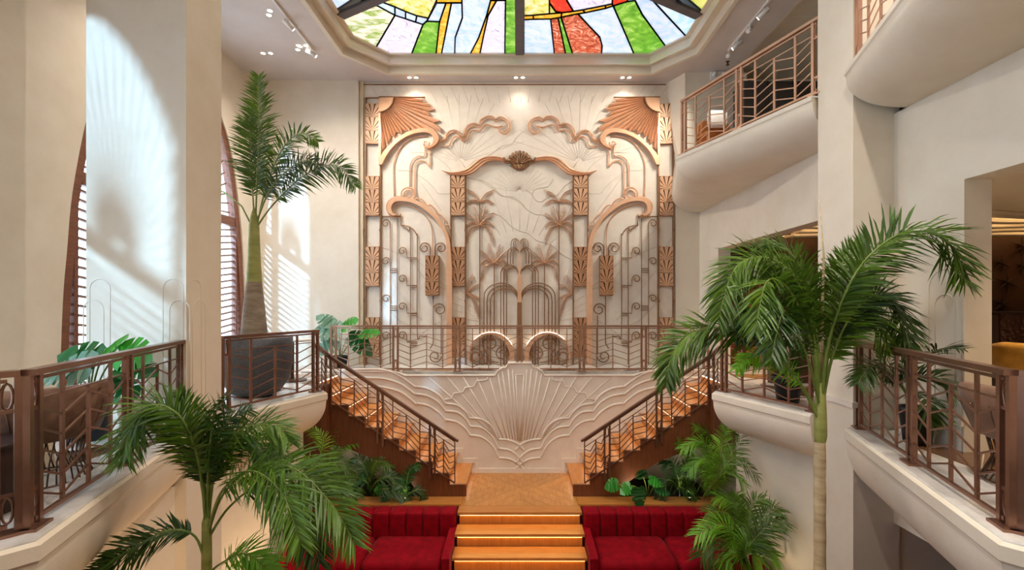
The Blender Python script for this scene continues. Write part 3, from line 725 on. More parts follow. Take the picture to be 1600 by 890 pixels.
# clouds, hanging chains
for side, mm in (('left', lambda l: l), ('right', M1)):
    t = thing('cloud_ornament', 'copper scalloped cloud line on the upper %s of the screen' % side, 'wall ornament', W(*mm([z6(640, 420)])[0], 0.03))
    up = [(470, 395), (478, 372), (505, 365), (512, 340), (535, 318), (570, 318), (598, 345), (612, 348), (618, 315), (640, 285), (672, 275), (700, 282), (712, 255), (745, 235), (775, 236), (797, 250), (820, 238), (855, 248), (878, 278), (876, 310), (850, 334), (822, 322), (815, 300), (835, 288)]
    lo = [(480, 402), (505, 408), (530, 400), (540, 372), (562, 352), (590, 358), (605, 376), (632, 370), (642, 335), (662, 315), (690, 316), (705, 318), (722, 298), (745, 282), (775, 290), (800, 296), (838, 287)]
    md = [(476, 382), (508, 372), (520, 345), (545, 328), (572, 330), (600, 358), (618, 355), (628, 320), (650, 295), (680, 290), (705, 295), (722, 265), (750, 247), (778, 250), (800, 264), (822, 252), (850, 260), (864, 282), (862, 305), (845, 318)]
    line(t, 'outer_scallop', mm([z6(*p) for p in up]), 0.022, 'copper', d=0.045); line(t, 'inner_scallop', mm([z6(*p) for p in md]), 0.012, 'copper', d=0.035)
    line(t, 'lower_scallop', mm([z6(*p) for p in lo]), 0.018, 'copper', d=0.045)
    t = thing('chain_ornament', 'copper stepped double line hanging under the %s sunburst' % side, 'wall ornament', W(*mm([z6(300, 700)])[0], 0.03))
    line(t, 'chain_line', mm([z6(*p) for p in [(385, 395), (385, 460), (355, 461), (325, 475), (305, 505), (300, 545), (300, 645)]]), 0.016, 'copper', True, 0.04, 5)
    line(t, 'chain_line', mm([z6(*p) for p in [(470, 385), (440, 415), (416, 425), (415, 520), (395, 498), (365, 488), (340, 498), (330, 530), (329, 690)]]), 0.016, 'copper', True, 0.04, 5)
    line(t, 'thin_arc', mm([z6(*p) for p in [(400, 345), (340, 350), (280, 378), (235, 430), (210, 495), (205, 560), (210, 695)]]), 0.014, 'copper', True, 0.03, 5)
# big inner arches
for side, mm in (('left', lambda l: l), ('right', M1)):
    t = thing('arch_ornament', 'copper crescent arch with long leg and scrolls on the %s of the screen' % side, 'wall ornament', W(*mm([z7(470, 790)])[0], 0.06))
    o_ = [zb_(*p) for p in [(235, 372), (190, 345), (172, 300), (182, 245), (215, 208), (270, 190), (340, 188), (420, 205), (500, 238), (580, 290), (650, 355), (705, 425), (750, 505), (778, 580), (790, 640), (797, 720)]] + [z7(485, 300), z7(485, 790)]
    i_ = [zb_(*p) for p in [(262, 362), (220, 330), (212, 290), (228, 250), (268, 228), (330, 225), (400, 238), (470, 265), (540, 310), (610, 370), (670, 440), (715, 515), (745, 590), (755, 650), (757, 720)]] + [z7(457, 300), z7(457, 790)]
    l = [(p.x, p.y) for p in cat_rom([V3((*q, 0)) for q in o_[:-2]], 3)] + o_[-2:] + list(reversed([(p.x, p.y) for p in cat_rom([V3((*q, 0)) for q in i_[:-2]], 3)] + i_[-2:]))
    MB().poly([W(*p, 0.12) for p in mm(l)], (0, 0.09, 0)).build('crescent_arch', 'copper_matte', t, fix=True)
    line(t, 'outer_curl', mm([zb_(*p) for p in [(270, 385), (205, 370), (165, 310), (165, 250), (200, 205), (250, 182), (320, 178)]]), 0.016, 'copper', d=0.05)
    line(t, 'inner_curl', mm([zb_(*p) for p in [(300, 345), (285, 362), (255, 340), (240, 300), (255, 265), (300, 255), (370, 262), (450, 292), (520, 340), (570, 400), (600, 470), (612, 560), (613, 760)]]), 0.012, 'copper', d=0.04)
    line(t, 'ring', mm([zb_(375 + 70 * math.cos(a), 150 + 62 * math.sin(a)) for a in [math.pi * 0.25 - 2 * math.pi * k / 22 * 0.82 for k in range(23)]]), 0.018, 'copper', False, 0.06)
    line(t, 'ring', mm([zb_(378 + r * math.cos(a), 155 + r * math.sin(a)) for r, a in [(50 - k * 1.1, 2.6 + k * 0.3) for k in range(20)]]), 0.014, 'copper', False, 0.06)
    for arc in ([(440, 205), (470, 193), (510, 205), (540, 235), (552, 265)], [(560, 265), (595, 262), (630, 290), (652, 325), (655, 350)], [(660, 352), (700, 365), (730, 400), (740, 430), (732, 448)], [(742, 458), (775, 465), (786, 480), (786, 590)]):
        line(t, 'scallop', mm([zb_(*p) for p in arc]), 0.014, 'copper', d=0.05)
# scroll grilles inside the arches
def spiral(cx_, cy_, r, a0, turns, sgn=1, n=22, rend=0.35):
    return [(cx_ + (r * (1 - (1 - rend) * k / n)) * math.cos(a0 + sgn * turns * 2 * math.pi * k / n), cy_ + (r * (1 - (1 - rend) * k / n)) * math.sin(a0 + sgn * turns * 2 * math.pi * k / n)) for k in range(n + 1)]
for side, mm in (('left', lambda l: l), ('right', M1)):
    t = thing('scroll_grille', 'thin bronze scroll grille of uprights and hooks inside the %s arch' % side, 'wall ornament', W(*mm([z7(200, 785)])[0], 0.03), 'scroll grilles')
    D = 0.035
    def up_(px, y0, y1, nm='upright', r=0.011): line(t, nm, mm([(px, y0), (px, y1)]), r, 'copper_dark', False, D)
    xa, xb, xc, xd, xm = z7(166, 0)[0], z7(202, 0)[0], z7(270, 0)[0], z7(305, 0)[0], z7(387, 0)[0]
    line(t, 'cross_bar', mm([(596, 338.6), (627, 338.6)]), 0.016, 'copper_dark', False, D)
    up_(xa, z7(0, 60)[1], 571); up_(xb, 338.6, 571)
    line(t, 'stepped_line', mm([z7(222, 20), z7(222, 75)]), 0.012, 'copper_dark', False, D)
    line(t, 'stepped_line', mm([z7(*p) for p in [(222, 75), (245, 85), (262, 105), (270, 135), (270, 785)]]), 0.011, 'copper_dark', True, D, 5)
    line(t, 'stepped_line', mm([z7(*p) for p in [(222, 72), (255, 78), (285, 95), (302, 125), (305, 160), (305, 620), (320, 640), (350, 642)]]), 0.011, 'copper_dark', True, D, 5)
    for (hx, hy, r) in ((143, 64, 22), (143, 258, 22), (143, 449, 22), (143, 640, 22)):
        s_ = spiral(hx, hy, r, 0.0, 1.15, -1)
        line(t, 'hook', mm([z7(*p) for p in [(166, hy + 30)] + s_]), 0.011, 'copper_dark', True, D, 3)
    for (hx, hy, r) in ((228, 206, 22), (228, 348, 22), (228, 490, 22), (228, 638, 22)):
        s_ = spiral(hx, hy, r, 0.0, 1.15, -1)
        line(t, 'hook', mm([z7(*p) for p in [(305, hy + 34), (252, hy + 34), (251, hy + 10)] + s_]), 0.011, 'copper_dark', False, D)
    for yy in (295, 305, 315, 487, 497, 508): line(t, 'tie_bar', mm([z7(166, yy), z7(202, yy)]), 0.009, 'copper_dark', False, D)
    for yy in (240, 248, 382, 390, 527, 536, 680, 690): line(t, 'tie_bar', mm([z7(270, yy), z7(305, yy)]), 0.009, 'copper_dark', False, D)
    s_ = spiral(342, 190, 30, 0.0, 1.25, -1); line(t, 'scroll', mm([z7(*p) for p in [(372, 230)] + s_]), 0.013, 'copper_dark', False, D)
    s_ = spiral(426, 190, 30, math.pi, 1.25, 1); line(t, 'scroll', mm([z7(*p) for p in [(396, 230)] + s_]), 0.013, 'copper_dark', False, D)
    up_(xm, z7(0, 430)[1], z7(0, 640)[1])
    s_ = spiral(420, 505, 34, math.pi, 1.35, 1); line(t, 'scroll', mm([z7(*p) for p in s_]), 0.012, 'copper_dark', False, D)
    line(t, 'scroll', mm([z7(*p) for p in [(387, 640), (385, 680), (370, 705)]]), 0.012, 'copper_dark', True, D)
    up_(z7(428, 0)[0], z7(0, 535)[1], z7(0, 735)[1])
    s_ = spiral(396, 745, 34, 0.0, 1.3, 1); line(t, 'scroll', mm([z7(*p) for p in s_]), 0.012, 'copper_dark', False, D)
# palms on the screen
def metal_palm(cx_, cy_, fr, label, trunk, sc=1.0):
    t = thing('palm_ornament', label, 'wall ornament', W(cx_, trunk, 0.03), 'flat copper palms of the screen')
    if trunk > cy_: MB().bar(W(cx_, cy_, 0.03), W(cx_, trunk, 0.03), 0.024, 0.02, (0, 1, 0)).build('trunk', 'copper_dark', t)
    for pts in fr:
        c3 = cat_rom([W(cx_ + dx * sc, cy_ + dy * sc, 0.03) for dx, dy in pts], 7 if len(pts) == 3 else 6)
        b = MB().tube(c3, 0.011, 5, taper=lambda u: 1.2 - 0.9 * u)
        n = len(c3)
        for i in range(1, n - 1):
            tg = (c3[i + 1] - c3[i - 1]).normalized(); nr = V3((tg.z, 0, -tg.x))
            if nr.z > 0: nr = -nr
            u = i / (n - 1); L = 0.115 * sc * math.sin(math.pi * min(1, u * 0.85 + 0.13)) + 0.01
            d = (nr * 0.8 + tg * 0.55).normalized()
            q = c3[i]; w_ = tg * 0.0065
            b.add([q - w_, q + w_, q + d * L, q - w_ + V3((0, 0.012, 0)), q + w_ + V3((0, 0.012, 0)), q + d * L + V3((0, 0.012, 0))], [(0, 1, 2), (3, 5, 4), (0, 2, 5, 3), (1, 4, 5, 2)])
        b.build('metal_frond', 'copper_mid', t)
F8 = [[(0, 0), (-14, -5), (-22, 3)], [(0, 0), (14, -5), (22, 3)], [(0, 0), (-4, -16), (-9, -30)], [(0, 0), (4, -16), (9, -30)], [(0, 0), (-11, -12), (-21, -20)], [(0, 0), (11, -12), (21, -20)], [(0, 0), (-13, 4), (-20, 18), (-22, 30)], [(0, 0), (13, 4), (20, 18), (21, 32)]]
F4 = [[(0, 0), (-12, -3), (-22, 3)], [(0, 0), (12, -3), (22, 3)], [(0, 0), (-9, -14), (-21, -20)], [(0, 0), (10, -13), (23, -19)]]
FH = [[(0, 0), (3, -17), (8, -30)], [(0, 0), (10, -12), (22, -16)], [(0, 0), (10, 1), (20, 6)], [(0, 0), (12, 8), (17, 22), (19, 36)]]
for side, sgn in (('left', 1), ('right', -1)):
    X_ = lambda x: x if sgn > 0 else 2 * AXM - x
    fl = lambda fr: [[(dx * sgn, dy) for dx, dy in p] for p in fr]
    metal_palm(X_(749.8), 315.5, fl(F4), 'small four-frond copper palm at the top of the %s palm group' % side, 352)
    metal_palm(X_(749.8), 352, fl(F8), 'tall eight-frond copper palm on the %s of the screen' % side, 571)
    metal_palm(X_(772.3), 411, fl(F8), 'lower eight-frond copper palm beside the fountain on the %s' % side, 520)
    metal_palm(X_(729.5), 459, fl(FH), 'half copper palm against the inner upright on the %s' % side, 459)
# fountain
t = thing('fountain_ornament', 'copper fountain tree with nested arching jets in the middle of the screen', 'wall ornament', W(812, 571, 0.05))
MB().poly([W(*p, 0.10) for p in [(808.2, 472), (815.4, 472), (815.4, 571), (808.2, 571)]], (0, 0.07, 0)).build('trunk', 'copper_dark', t, fix=True)
MB().poly([W(*p, 0.08) for p in [(811.2, 376), (812.4, 376), (813.6, 430), (816.4, 443), (814.2, 445), (815.2, 472), (808.4, 472), (809.4, 445), (807.2, 443), (810, 430)]], (0, 0.05, 0)).build('stem', 'copper_matte', t, fix=True)
def jet(x_in, y_in, x_out, ytop, y_out, r=0.010):
    for s_ in (1, -1):
        w_ = (x_out - x_in); c_ = (x_in + x_out) / 2
        l = [(x_in - 811.8 + 0, y_in)]
        for k in range(15):
            a = math.pi * k / 14
            yy = ytop + (1 - math.sin(a)) * (min(y_in, y_out) - ytop) if k in (0, 14) else ytop + (1 - math.sin(a)) * min(22, (min(y_in, y_out) - ytop))
            l.append((c_ - 811.8 - w_ / 2 * math.cos(a), yy))
        l.append((x_out - 811.8, y_out))
        line(t, 'jet', [(811.8 + s_ * x, y) for x, y in l], r, 'copper_dark', False, 0.045)
for xo, yt, yo in ((818.5, 375.5, 388), (821.5, 374, 388), (825, 373, 392)): jet(812.5, 381, xo, yt, yo, 0.008)
for xo, yt, yo in ((822, 390, 412), (826, 388.5, 412), (830.5, 387, 414)): jet(812.6, 396, xo, yt, yo, 0.010)
for xo, yt, yo in ((832, 418, 571), (836.5, 416, 571), (841, 414, 571)): jet(813.5, 428, xo, yt, yo, 0.011)
for xo, yt, yo in ((857, 450.5, 571), (862.3, 446, 571), (867.2, 442, 571)): jet(814.5, 470, xo, yt, yo, 0.013)
# round medallions at the foot of the screen
for side, mm in (('left', lambda l: l), ('right', M1)):
    t = thing('medallion_ornament', 'round copper scroll medallion at the foot of the screen, %s of the fountain' % side, 'wall ornament', W(*mm([zd(380, 715)])[0], 0.06))
    pa = [zd(378 + 200 * math.cos(a), 640 + 203 * math.sin(a)) for a in [math.radians(25 - k * 8.5) for k in range(27)]]
    pi_ = [zd(366 + 172 * math.cos(a), 645 + 188 * math.sin(a)) for a in [math.radians(22 - k * 8.35) for k in range(27)]]
    MB().poly([W(*p, 0.16) for p in mm(pa + list(reversed(pi_)))], (0, 0.14, 0)).build('rim', 'copper', t, fix=True)
    MB().tube([W(*p, 0.05) for p in mm(pa[6:20])], 0.012, 5).build('light_strip', 'led_white', t, True)
    for s_ in (spiral(245, 640, 70, math.pi, 1.5, 1), spiral(470, 620, 65, 0.2, 1.5, -1), spiral(370, 540, 70, 2.2, 1.3, 1)):
        line(t, 'scroll', mm([zd(*p) for p in s_]), 0.013, 'copper_dark', False, 0.06)
    line(t, 'scroll', mm([zd(*p) for p in [(300, 480), (310, 570), (350, 640), (330, 705), (250, 715), (180, 650)]]), 0.013, 'copper_dark', True, 0.06)
    line(t, 'scroll', mm([zd(*p) for p in [(440, 700), (360, 680), (350, 640)]]), 0.013, 'copper_dark', True, 0.06)
    for (lx, ly, a) in ((310, 670, 1.1), (515, 635, 1.5), (370, 497, 0.4)):
        q = [(lx + 32 * math.cos(a) * u - 14 * math.sin(a) * v, ly + 32 * math.sin(a) * u + 14 * math.cos(a) * v) for u, v in ((-1, 0), (-0.4, 0.8), (0.3, 0.8), (1, 0), (0.3, -0.8), (-0.4, -0.8))]
        MB().poly([W(*zd(0, 0), 0) * 0 + W(*p, 0.08) for p in mm([zd(*p) for p in q])], (0, 0.03, 0)).build('metal_leaf', 'copper_dark', t, fix=True)
# ribbon and shell crest over the palms
for side, mm in (('left', lambda l: l), ('right', M1)):
    t = thing('ribbon_ornament', 'ribbed copper wave ribbon leading %s from the shell crest' % side, 'wall ornament', W(*mm([z5(300, 350)])[0], 0.05))
    tp = cat_rom([V3((*z5(*p), 0)) for p in [(70, 298), (150, 320), (230, 318), (310, 290), (380, 235), (440, 190), (510, 168), (600, 165), (680, 182)]], 4)
    bt = cat_rom([V3((*z5(*p), 0)) for p in [(70, 300), (150, 338), (250, 352), (350, 338), (420, 290), (480, 240), (540, 210), (610, 205), (680, 212)]], 4)
    n = len(tp); R5 = 5
    vs_ = []
    for k in range(R5 + 1):
        for a, b_ in zip(tp, bt):
            q = a.lerp(b_, k / R5); l = mm([(q.x, q.y)])[0]; vs_.append(W(*l, 0.07 + (0.05 if k % 2 else 0.03) * min(1, (b_ - a).length / 5)))
    for a, b_ in zip(tp, bt):
        for q in (a, b_): l = mm([(q.x, q.y)])[0]; vs_.append(W(*l, 0.03))
    fs = [(k * n + i, k * n + i + 1, (k + 1) * n + i + 1, (k + 1) * n + i) for k in range(R5) for i in range(n - 1)]
    o_ = (R5 + 1) * n
    fs += [(i, i + 1, o_ + 2 * i + 2, o_ + 2 * i) for i in range(n - 1)] + [(R5 * n + i, R5 * n + i + 1, o_ + 2 * i + 3, o_ + 2 * i + 1) for i in range(n - 1)]
    MB().add(vs_, fs).build('ribbon', 'copper', t, fix=True)
t = thing('shell_crest', 'small dark copper shell crest above the palms at the centre of the screen', 'wall ornament', W(812, 267, 0.06))
cc = (812, 258)
for k in range(9):
    a = math.radians(20 + 140 * k / 8)
    l = [(cc[0] + r * math.cos(a), cc[1] - r * math.sin(a) * 1.02) for r in (2, 8, 15, 19)]
    MB().tube([W(*p, 0.10 + 0.03 * (i == 2)) for i, p in enumerate(l)], 0.032, 6, taper=lambda u: 0.5 + 0.65 * u).build('flute', 'copper_dark', t, True)
for k in range(7):
    a = math.radians(200 + 140 * k / 6)
    MB().tube([W(cc[0] + r * math.cos(a), 258 - r * math.sin(a), 0.09) for r in (1, 5, 8.5)], 0.026, 6, taper=lambda u: 0.6 + 0.5 * u).build('flute', 'copper_dark', t, True)
for s_ in (1, -1):
    for dy in (0, 3.2):
        line(t, 'scroll', [(812 + s_ * dx, 250 + dy + y) for dx, y in [(25, -2), (22, 2), (17, 3), (14, 0), (10, 3), (7, 5)]], 0.026, 'copper_dark', True, 0.09)
MB().poly([W(812 + 15 * math.cos(a), 254 + 13 * math.sin(a), 0.08) for a in [2 * math.pi * k / 20 for k in range(20)]], (0, 0.07, 0)).build('back_plate', 'copper_dark', t, fix=True)
# =====================================================================  STAIRS, LANDING, RAILINGS, SOFAS
SYF = 8.46           # front stringer plane of the side stairs
LYF = 7.81           # front edge of the landing
ld = thing('floor_landing', 'oak parquet landing between the two stairs', None, (0, 8.7, 0), kind='structure')
MB().box((-0.97, LYF + 0.04, 0), (0.97, RY, LZ - 0.025)).build('plinth', 'oak_riser', ld)
def hclip(poly, f):
    out = []
    for i in range(len(poly)):
        p, q = poly[i], poly[(i + 1) % len(poly)]; a, b_ = f(p), f(q)
        if a >= 0: out.append(p)
        if (a >= 0) != (b_ >= 0): t_ = a / (a - b_); out.append((p[0] + t_ * (q[0] - p[0]), p[1] + t_ * (q[1] - p[1])))
    return out
yb0, yc_, yb1 = LYF + 0.27, 8.87, RY
hw_, hd_ = 0.95, yb1 - yc_
pw = 0.19
for qx in (1, -1):
    for qy in (1, -1):
        lim = hd_ if qy > 0 else yc_ - yb0
        for k in range(-8, 9):
            c0_ = k * pw
            poly = [(0, 0), (hw_, 0), (hw_, lim), (0, lim)]
            poly = hclip(poly, lambda p: (p[0] - p[1]) / 1.414 - c0_ - 0.002); 
            if poly: poly = hclip(poly, lambda p: c0_ + pw - 0.002 - (p[0] - p[1]) / 1.414)
            if len(poly) < 3: continue
            ar = 0.5 * abs(sum(poly[i][0] * poly[(i + 1) % len(poly)][1] - poly[(i + 1) % len(poly)][0] * poly[i][1] for i in range(len(poly))))
            if ar < 0.004: continue
            MB().poly([V3((qx * x, yc_ + qy * y, LZ - 0.025)) for x, y in poly], (0, 0, 0.025)).build('parquet_plank', 'oak', ld, fix=True)
MB().box((-1.0, LYF, LZ - 0.045), (1.0, yb0 - 0.004, LZ)).build('border_plank', 'oak_x', ld)
for sd in (1, -1):
    xs = sorted((sd * 0.95, sd * 0.975)); MB().box((xs[0], yb0, LZ - 0.025), (xs[1], RY, LZ)).build('edge_plank', 'oak_tread', ld)
# front steps down into the lounge
fs_ = thing('front_steps', 'wide glowing oak steps leading down between the red sofas', 'stairs', (0, 7.3, 0))
for k in range(4):
    y1 = LYF - 0.32 * k; z1 = LZ - 0.2 * k
    if k > 0: MB().box((-1.0, y1, z1 - 0.045), (1.0, y1 + 0.34, z1)).build('tread', 'oak_x', fs_)
    MB().box((-0.97, y1 + 0.035, max(0, z1 - 0.2)), (0.97, y1 + 0.055, z1 - 0.045)).build('riser', 'oak_riser', fs_)
    MB().box((-0.96, y1 + 0.012, z1 - 0.053), (0.96, y1 + 0.026, z1 - 0.0455)).build('light_strip', 'led_warm', fs_)
    if k > 0: MB().box((-0.97, y1 + 0.055, 0), (0.97, y1 + 0.33, z1 - 0.046)).build('step_block', 'oak_riser', fs_)
# side stairs
def side_stair(sd, nm):
    st = thing('side_stairs', 'oak side stairs with lit nosings rising to the %s gallery' % nm, 'stairs', (sd * 2.3, 9.06, 0), 'side stairs')
    def bx(x0, x1, y0, y1, z0, z1): return MB().box((min(sd * x0, sd * x1), y0, z0), (max(sd * x0, sd * x1), y1, z1))
    for k in range(NS):
        x = SX0 + k * RUN; z = LZ + (k + 1) * RISE
        if k < NS - 1:
            bx(x - 0.02, x + RUN + 0.01, SYF + 0.05, RY - 0.021, z - 0.04, z).build('tread', 'oak_tread', st)
            bx(x + RUN - 0.04 , x + RUN, SYF + 0.06, RY - 0.03, z - 0.09, z - 0.041).build('under_tread', 'walnut', st)
        bx(x + 0.01, x + 0.03, SYF + 0.05, RY - 0.021, z - RISE, z - 0.04).build('riser', 'oak_riser', st)
        bx(x - 0.012, x + 0.006, SYF + 0.08, RY - 0.08, z - 0.05, z - 0.0405).build('light_strip', 'led_white', st)
    # stringer outline with arched underside
    s_ = F / SYF
    low = [(520, 694), (545, 701), (594, 721), (625, 740), (641, 752), (656, 775)]
    topz = [(SX0 - 0.02, LZ), (SX0 - 0.02, LZ + RISE - 0.05)]
    pts = [(SX0 - 0.02, LZ - 0.02), (SX0 - 0.02, LZ + RISE + 0.004)]
    for k in range(NS - 1):
        x = SX0 + k * RUN; z = LZ + (k + 1) * RISE + 0.004
        pts += [(x - 0.02, z), (x + RUN - 0.02, z)]
    xe = SX0 + (NS - 1) * RUN
    pts += [(xe, MZ - 0.1), (xe + 0.05, MZ - 0.1), (xe + 0.05, 1.55)]
    for px, py in low: pts.append(((812 - px) / s_, EYE - (py - 476) / s_))
    pts.append(((812 - 662) / s_, LZ - 0.02))
    cl_ = []
    for p in pts:
        if not cl_ or (abs(p[0] - cl_[-1][0]) + abs(p[1] - cl_[-1][1])) > 1e-3: cl_.append(p)
    MB().poly([V3((sd * x, SYF, z)) for x, z in cl_], (0, 0.05, 0)).build('stringer', 'walnut', st, fix=True)
    MB().box((min(sd * 3.66, sd * 3.3), 8.25, 1.5), (max(sd * 3.66, sd * 3.3), 8.45, MZ - 0.02)).build('end_panel', 'walnut', st)
    # soffit under the flight
    sf = [((812 - px) / s_, EYE - (py - 476) / s_) for px, py in low] + [((812 - 662) / s_, LZ - 0.02)]
    vs_ = [V3((sd * x, y, z + 0.02)) for x, z in sf for y in (SYF + 0.05, RY - 0.02)]
    MB().add(vs_, [(2 * i, 2 * i + 1, 2 * i + 3, 2 * i + 2) for i in range(len(sf) - 1)]).build('soffit', 'walnut', st)
    return st
side_stair(1, 'right'); side_stair(-1, 'left')
# ---- railings
def railing(label, A, B, nb, h=0.94, group='art deco railings', sl=1.0, ends=(1, 1), mt='rail_bronze', plates=True, hr_ext=0.05, base=0.05, drop=0.0, cuts=None):
    A = V3(A); B = V3(B); t = thing('railing', label, 'railing', A, group)
    ax = (B - A); hd = V3((ax.x, ax.y, 0)).normalized(); nrm = V3((-hd.y, hd.x, 0)); UP = V3((0, 0, 1))
    def pt(u, z): return A + ax * u + UP * z
    L = V3((ax.x, ax.y, 0)).length; e = hr_ext / L
    MB().bar(pt(-e, h - 0.018), pt(1 + e, h - 0.018), 0.075 * sl, 0.036 * sl, UP).build('handrail', mt, t)
    MB().bar(pt(0, h - 0.06), pt(1, h - 0.06), 0.02, 0.02, UP).build('under_rail', mt, t)
    MB().bar(pt(0, base), pt(1, base), 0.024, 0.024, UP).build('bottom_rail', mt, t)
    ps = 0.045 / L
    cuts = cuts or [i / nb for i in range(nb + 1)]; nb = len(cuts) - 1
    for i in range(nb + 1):
        if (i == 0 and not ends[0]) or (i == nb and not ends[1]): continue
        u = cuts[i]; b = MB()
        for s_ in (-1, 1): b.bar(pt(u + s_ * ps, -drop), pt(u + s_ * ps, h - 0.035), 0.036 * sl, 0.036 * sl, hd)
        po = b.build('post', mt, t)
        for zc_ in (h - 0.15, 0.14):
            pts = [pt(u, zc_) + hd * (0.024 * math.cos(a)) + UP * (0.075 * math.sin(a)) for a in [2 * math.pi * k / 12 for k in range(12)]]
            MB().tube(pts, 0.008, 4, closed=True).build('oval_ring', mt, po, True)
        for zc_ in (h - 0.235, 0.225): MB().bar(pt(u - ps, zc_), pt(u + ps, zc_), 0.02, 0.02).build('tie', mt, po)
        if plates:
            c = pt(u, 0); d_ = hd * 0.085; n_ = nrm * 0.055
            MB().add([c - d_ - n_, c + d_ - n_, c + d_ + n_, c - d_ + n_] + [p + UP * 0.018 for p in (c - d_ - n_, c + d_ - n_, c + d_ + n_, c - d_ + n_)],
                     [(0, 3, 2, 1), (4, 5, 6, 7), (0, 1, 5, 4), (1, 2, 6, 5), (2, 3, 7, 6), (3, 0, 4, 7)]).build('base_plate', mt, po)
    amp = 0.05; top = 0.80 * h
    for i in range(nb):
        u0 = cuts[i]; du = cuts[i + 1] - u0; us = [u0 + ps, u0 + du * 0.24, u0 + du * 0.5, u0 + du * 0.76, u0 + du - ps]
        if L * du < 0.55: us = [u0, u0 + du * 0.25, u0 + du * 0.5, u0 + du * 0.75, u0 + du - ps]
        for k, uu in ((0, us[0]), (2, us[2])) if L * du < 0.55 else ((1, us[1]), (2, us[2]), (3, us[3])):
            zt = h - 0.05 if k != 2 else top
            MB().bar(pt(uu, base), pt(uu, zt), 0.018 * sl, (0.03 if sl == 1.0 and nb < 4 else 0.018), hd).build('baluster', mt, t)
        MB().bar(pt(us[0], top), pt(us[4], top), 0.010, 0.012, UP).build('slat', mt, t)
        zz = [amp, -amp, amp, -amp, amp]
        for lv in range(5):
            z0 = 0.14 + lv * (top - 0.2) / 4.25
            for s_ in range(4):
                a, b_ = z0 + zz[s_], z0 + zz[s_ + 1]
                if b_ > top or a > top: a = min(a, top); b_ = min(b_, top)
                MB().bar(pt(us[s_], a), pt(us[s_ + 1], b_), 0.010, 0.013, UP).build('slat', mt, t)
    return t
G = 0.03
railing('bronze chevron railing of the left front gallery before the brown tub chair', (-2.88, 2.88, MZ + G), (-3.63, 5.20, MZ + G), 2)
railing('bronze chevron railing of the right front gallery before the wire chair', (2.88, 2.88, MZ + G), (3.63, 5.20, MZ + G), 2)
railing('short bronze railing turning away at the left edge of the picture', (-2.93, 2.78, MZ + G), (-3.9, 1.55, MZ + G), 1)
railing('short bronze railing turning away at the right edge of the picture', (2.93, 2.78, MZ + G), (3.9, 1.55, MZ + G), 1)
railing('bronze chevron railing in front of the big dark bowl planter', (-3.60, 5.95, MZ + G), (-3.10, 7.38, MZ + G), 1)
railing('bronze chevron railing of the right middle gallery behind the tall palm', (3.60, 5.95, MZ + G), (3.10, 7.38, MZ + G), 1)
railing('copper chevron railing of the upper right gallery beyond the column', (3.62, 5.93, UF + G), (2.79, 8.27, UF + G), 2, mt='rail_copper')
railing('copper chevron railing of the upper right gallery nearest the camera', (2.92, 2.95, UF + G), (3.62, 5.2, UF + G), 2, mt='rail_copper')
railing('long bronze chevron railing of the back gallery before the relief screen', (-3.72, 9.72, MZ + 0.02), (3.72, 9.72, MZ + 0.02), 6, 0.92, mt='rail_copper_dark')
for sd, nm in ((-1, 'left'), (1, 'right')):
    s_ = F / SYF
    zt = lambda px, py: EYE - (py - 476) / s_
    x0, x1 = (812 - 711) / s_, (812 - 514) / s_
    H = 0.80
    z0, z1 = zt(711, 683) - H, zt(514, 552) - H
    railing('sloping bronze chevron railing of the %s stairs' % nm, (sd * x0, SYF - 0.03, z0), (sd * x1, SYF - 0.03, z1), 3, H, 'stair railings', 0.9, plates=False, hr_ext=0.06, base=0.02, ends=(0, 1), drop=0.18, cuts=[0, (711 - 676) / 197, (711 - 595) / 197, 1])
    railing('short sloping bronze railing linking the %s stairs to the gallery' % nm, (sd * (x1 + 0.0), SYF - 0.05, z1), (sd * 3.16, 7.50, z1 + 0.26), 1, H, 'stair railings', 0.9, ends=(0, 0), plates=False, hr_ext=0.0)
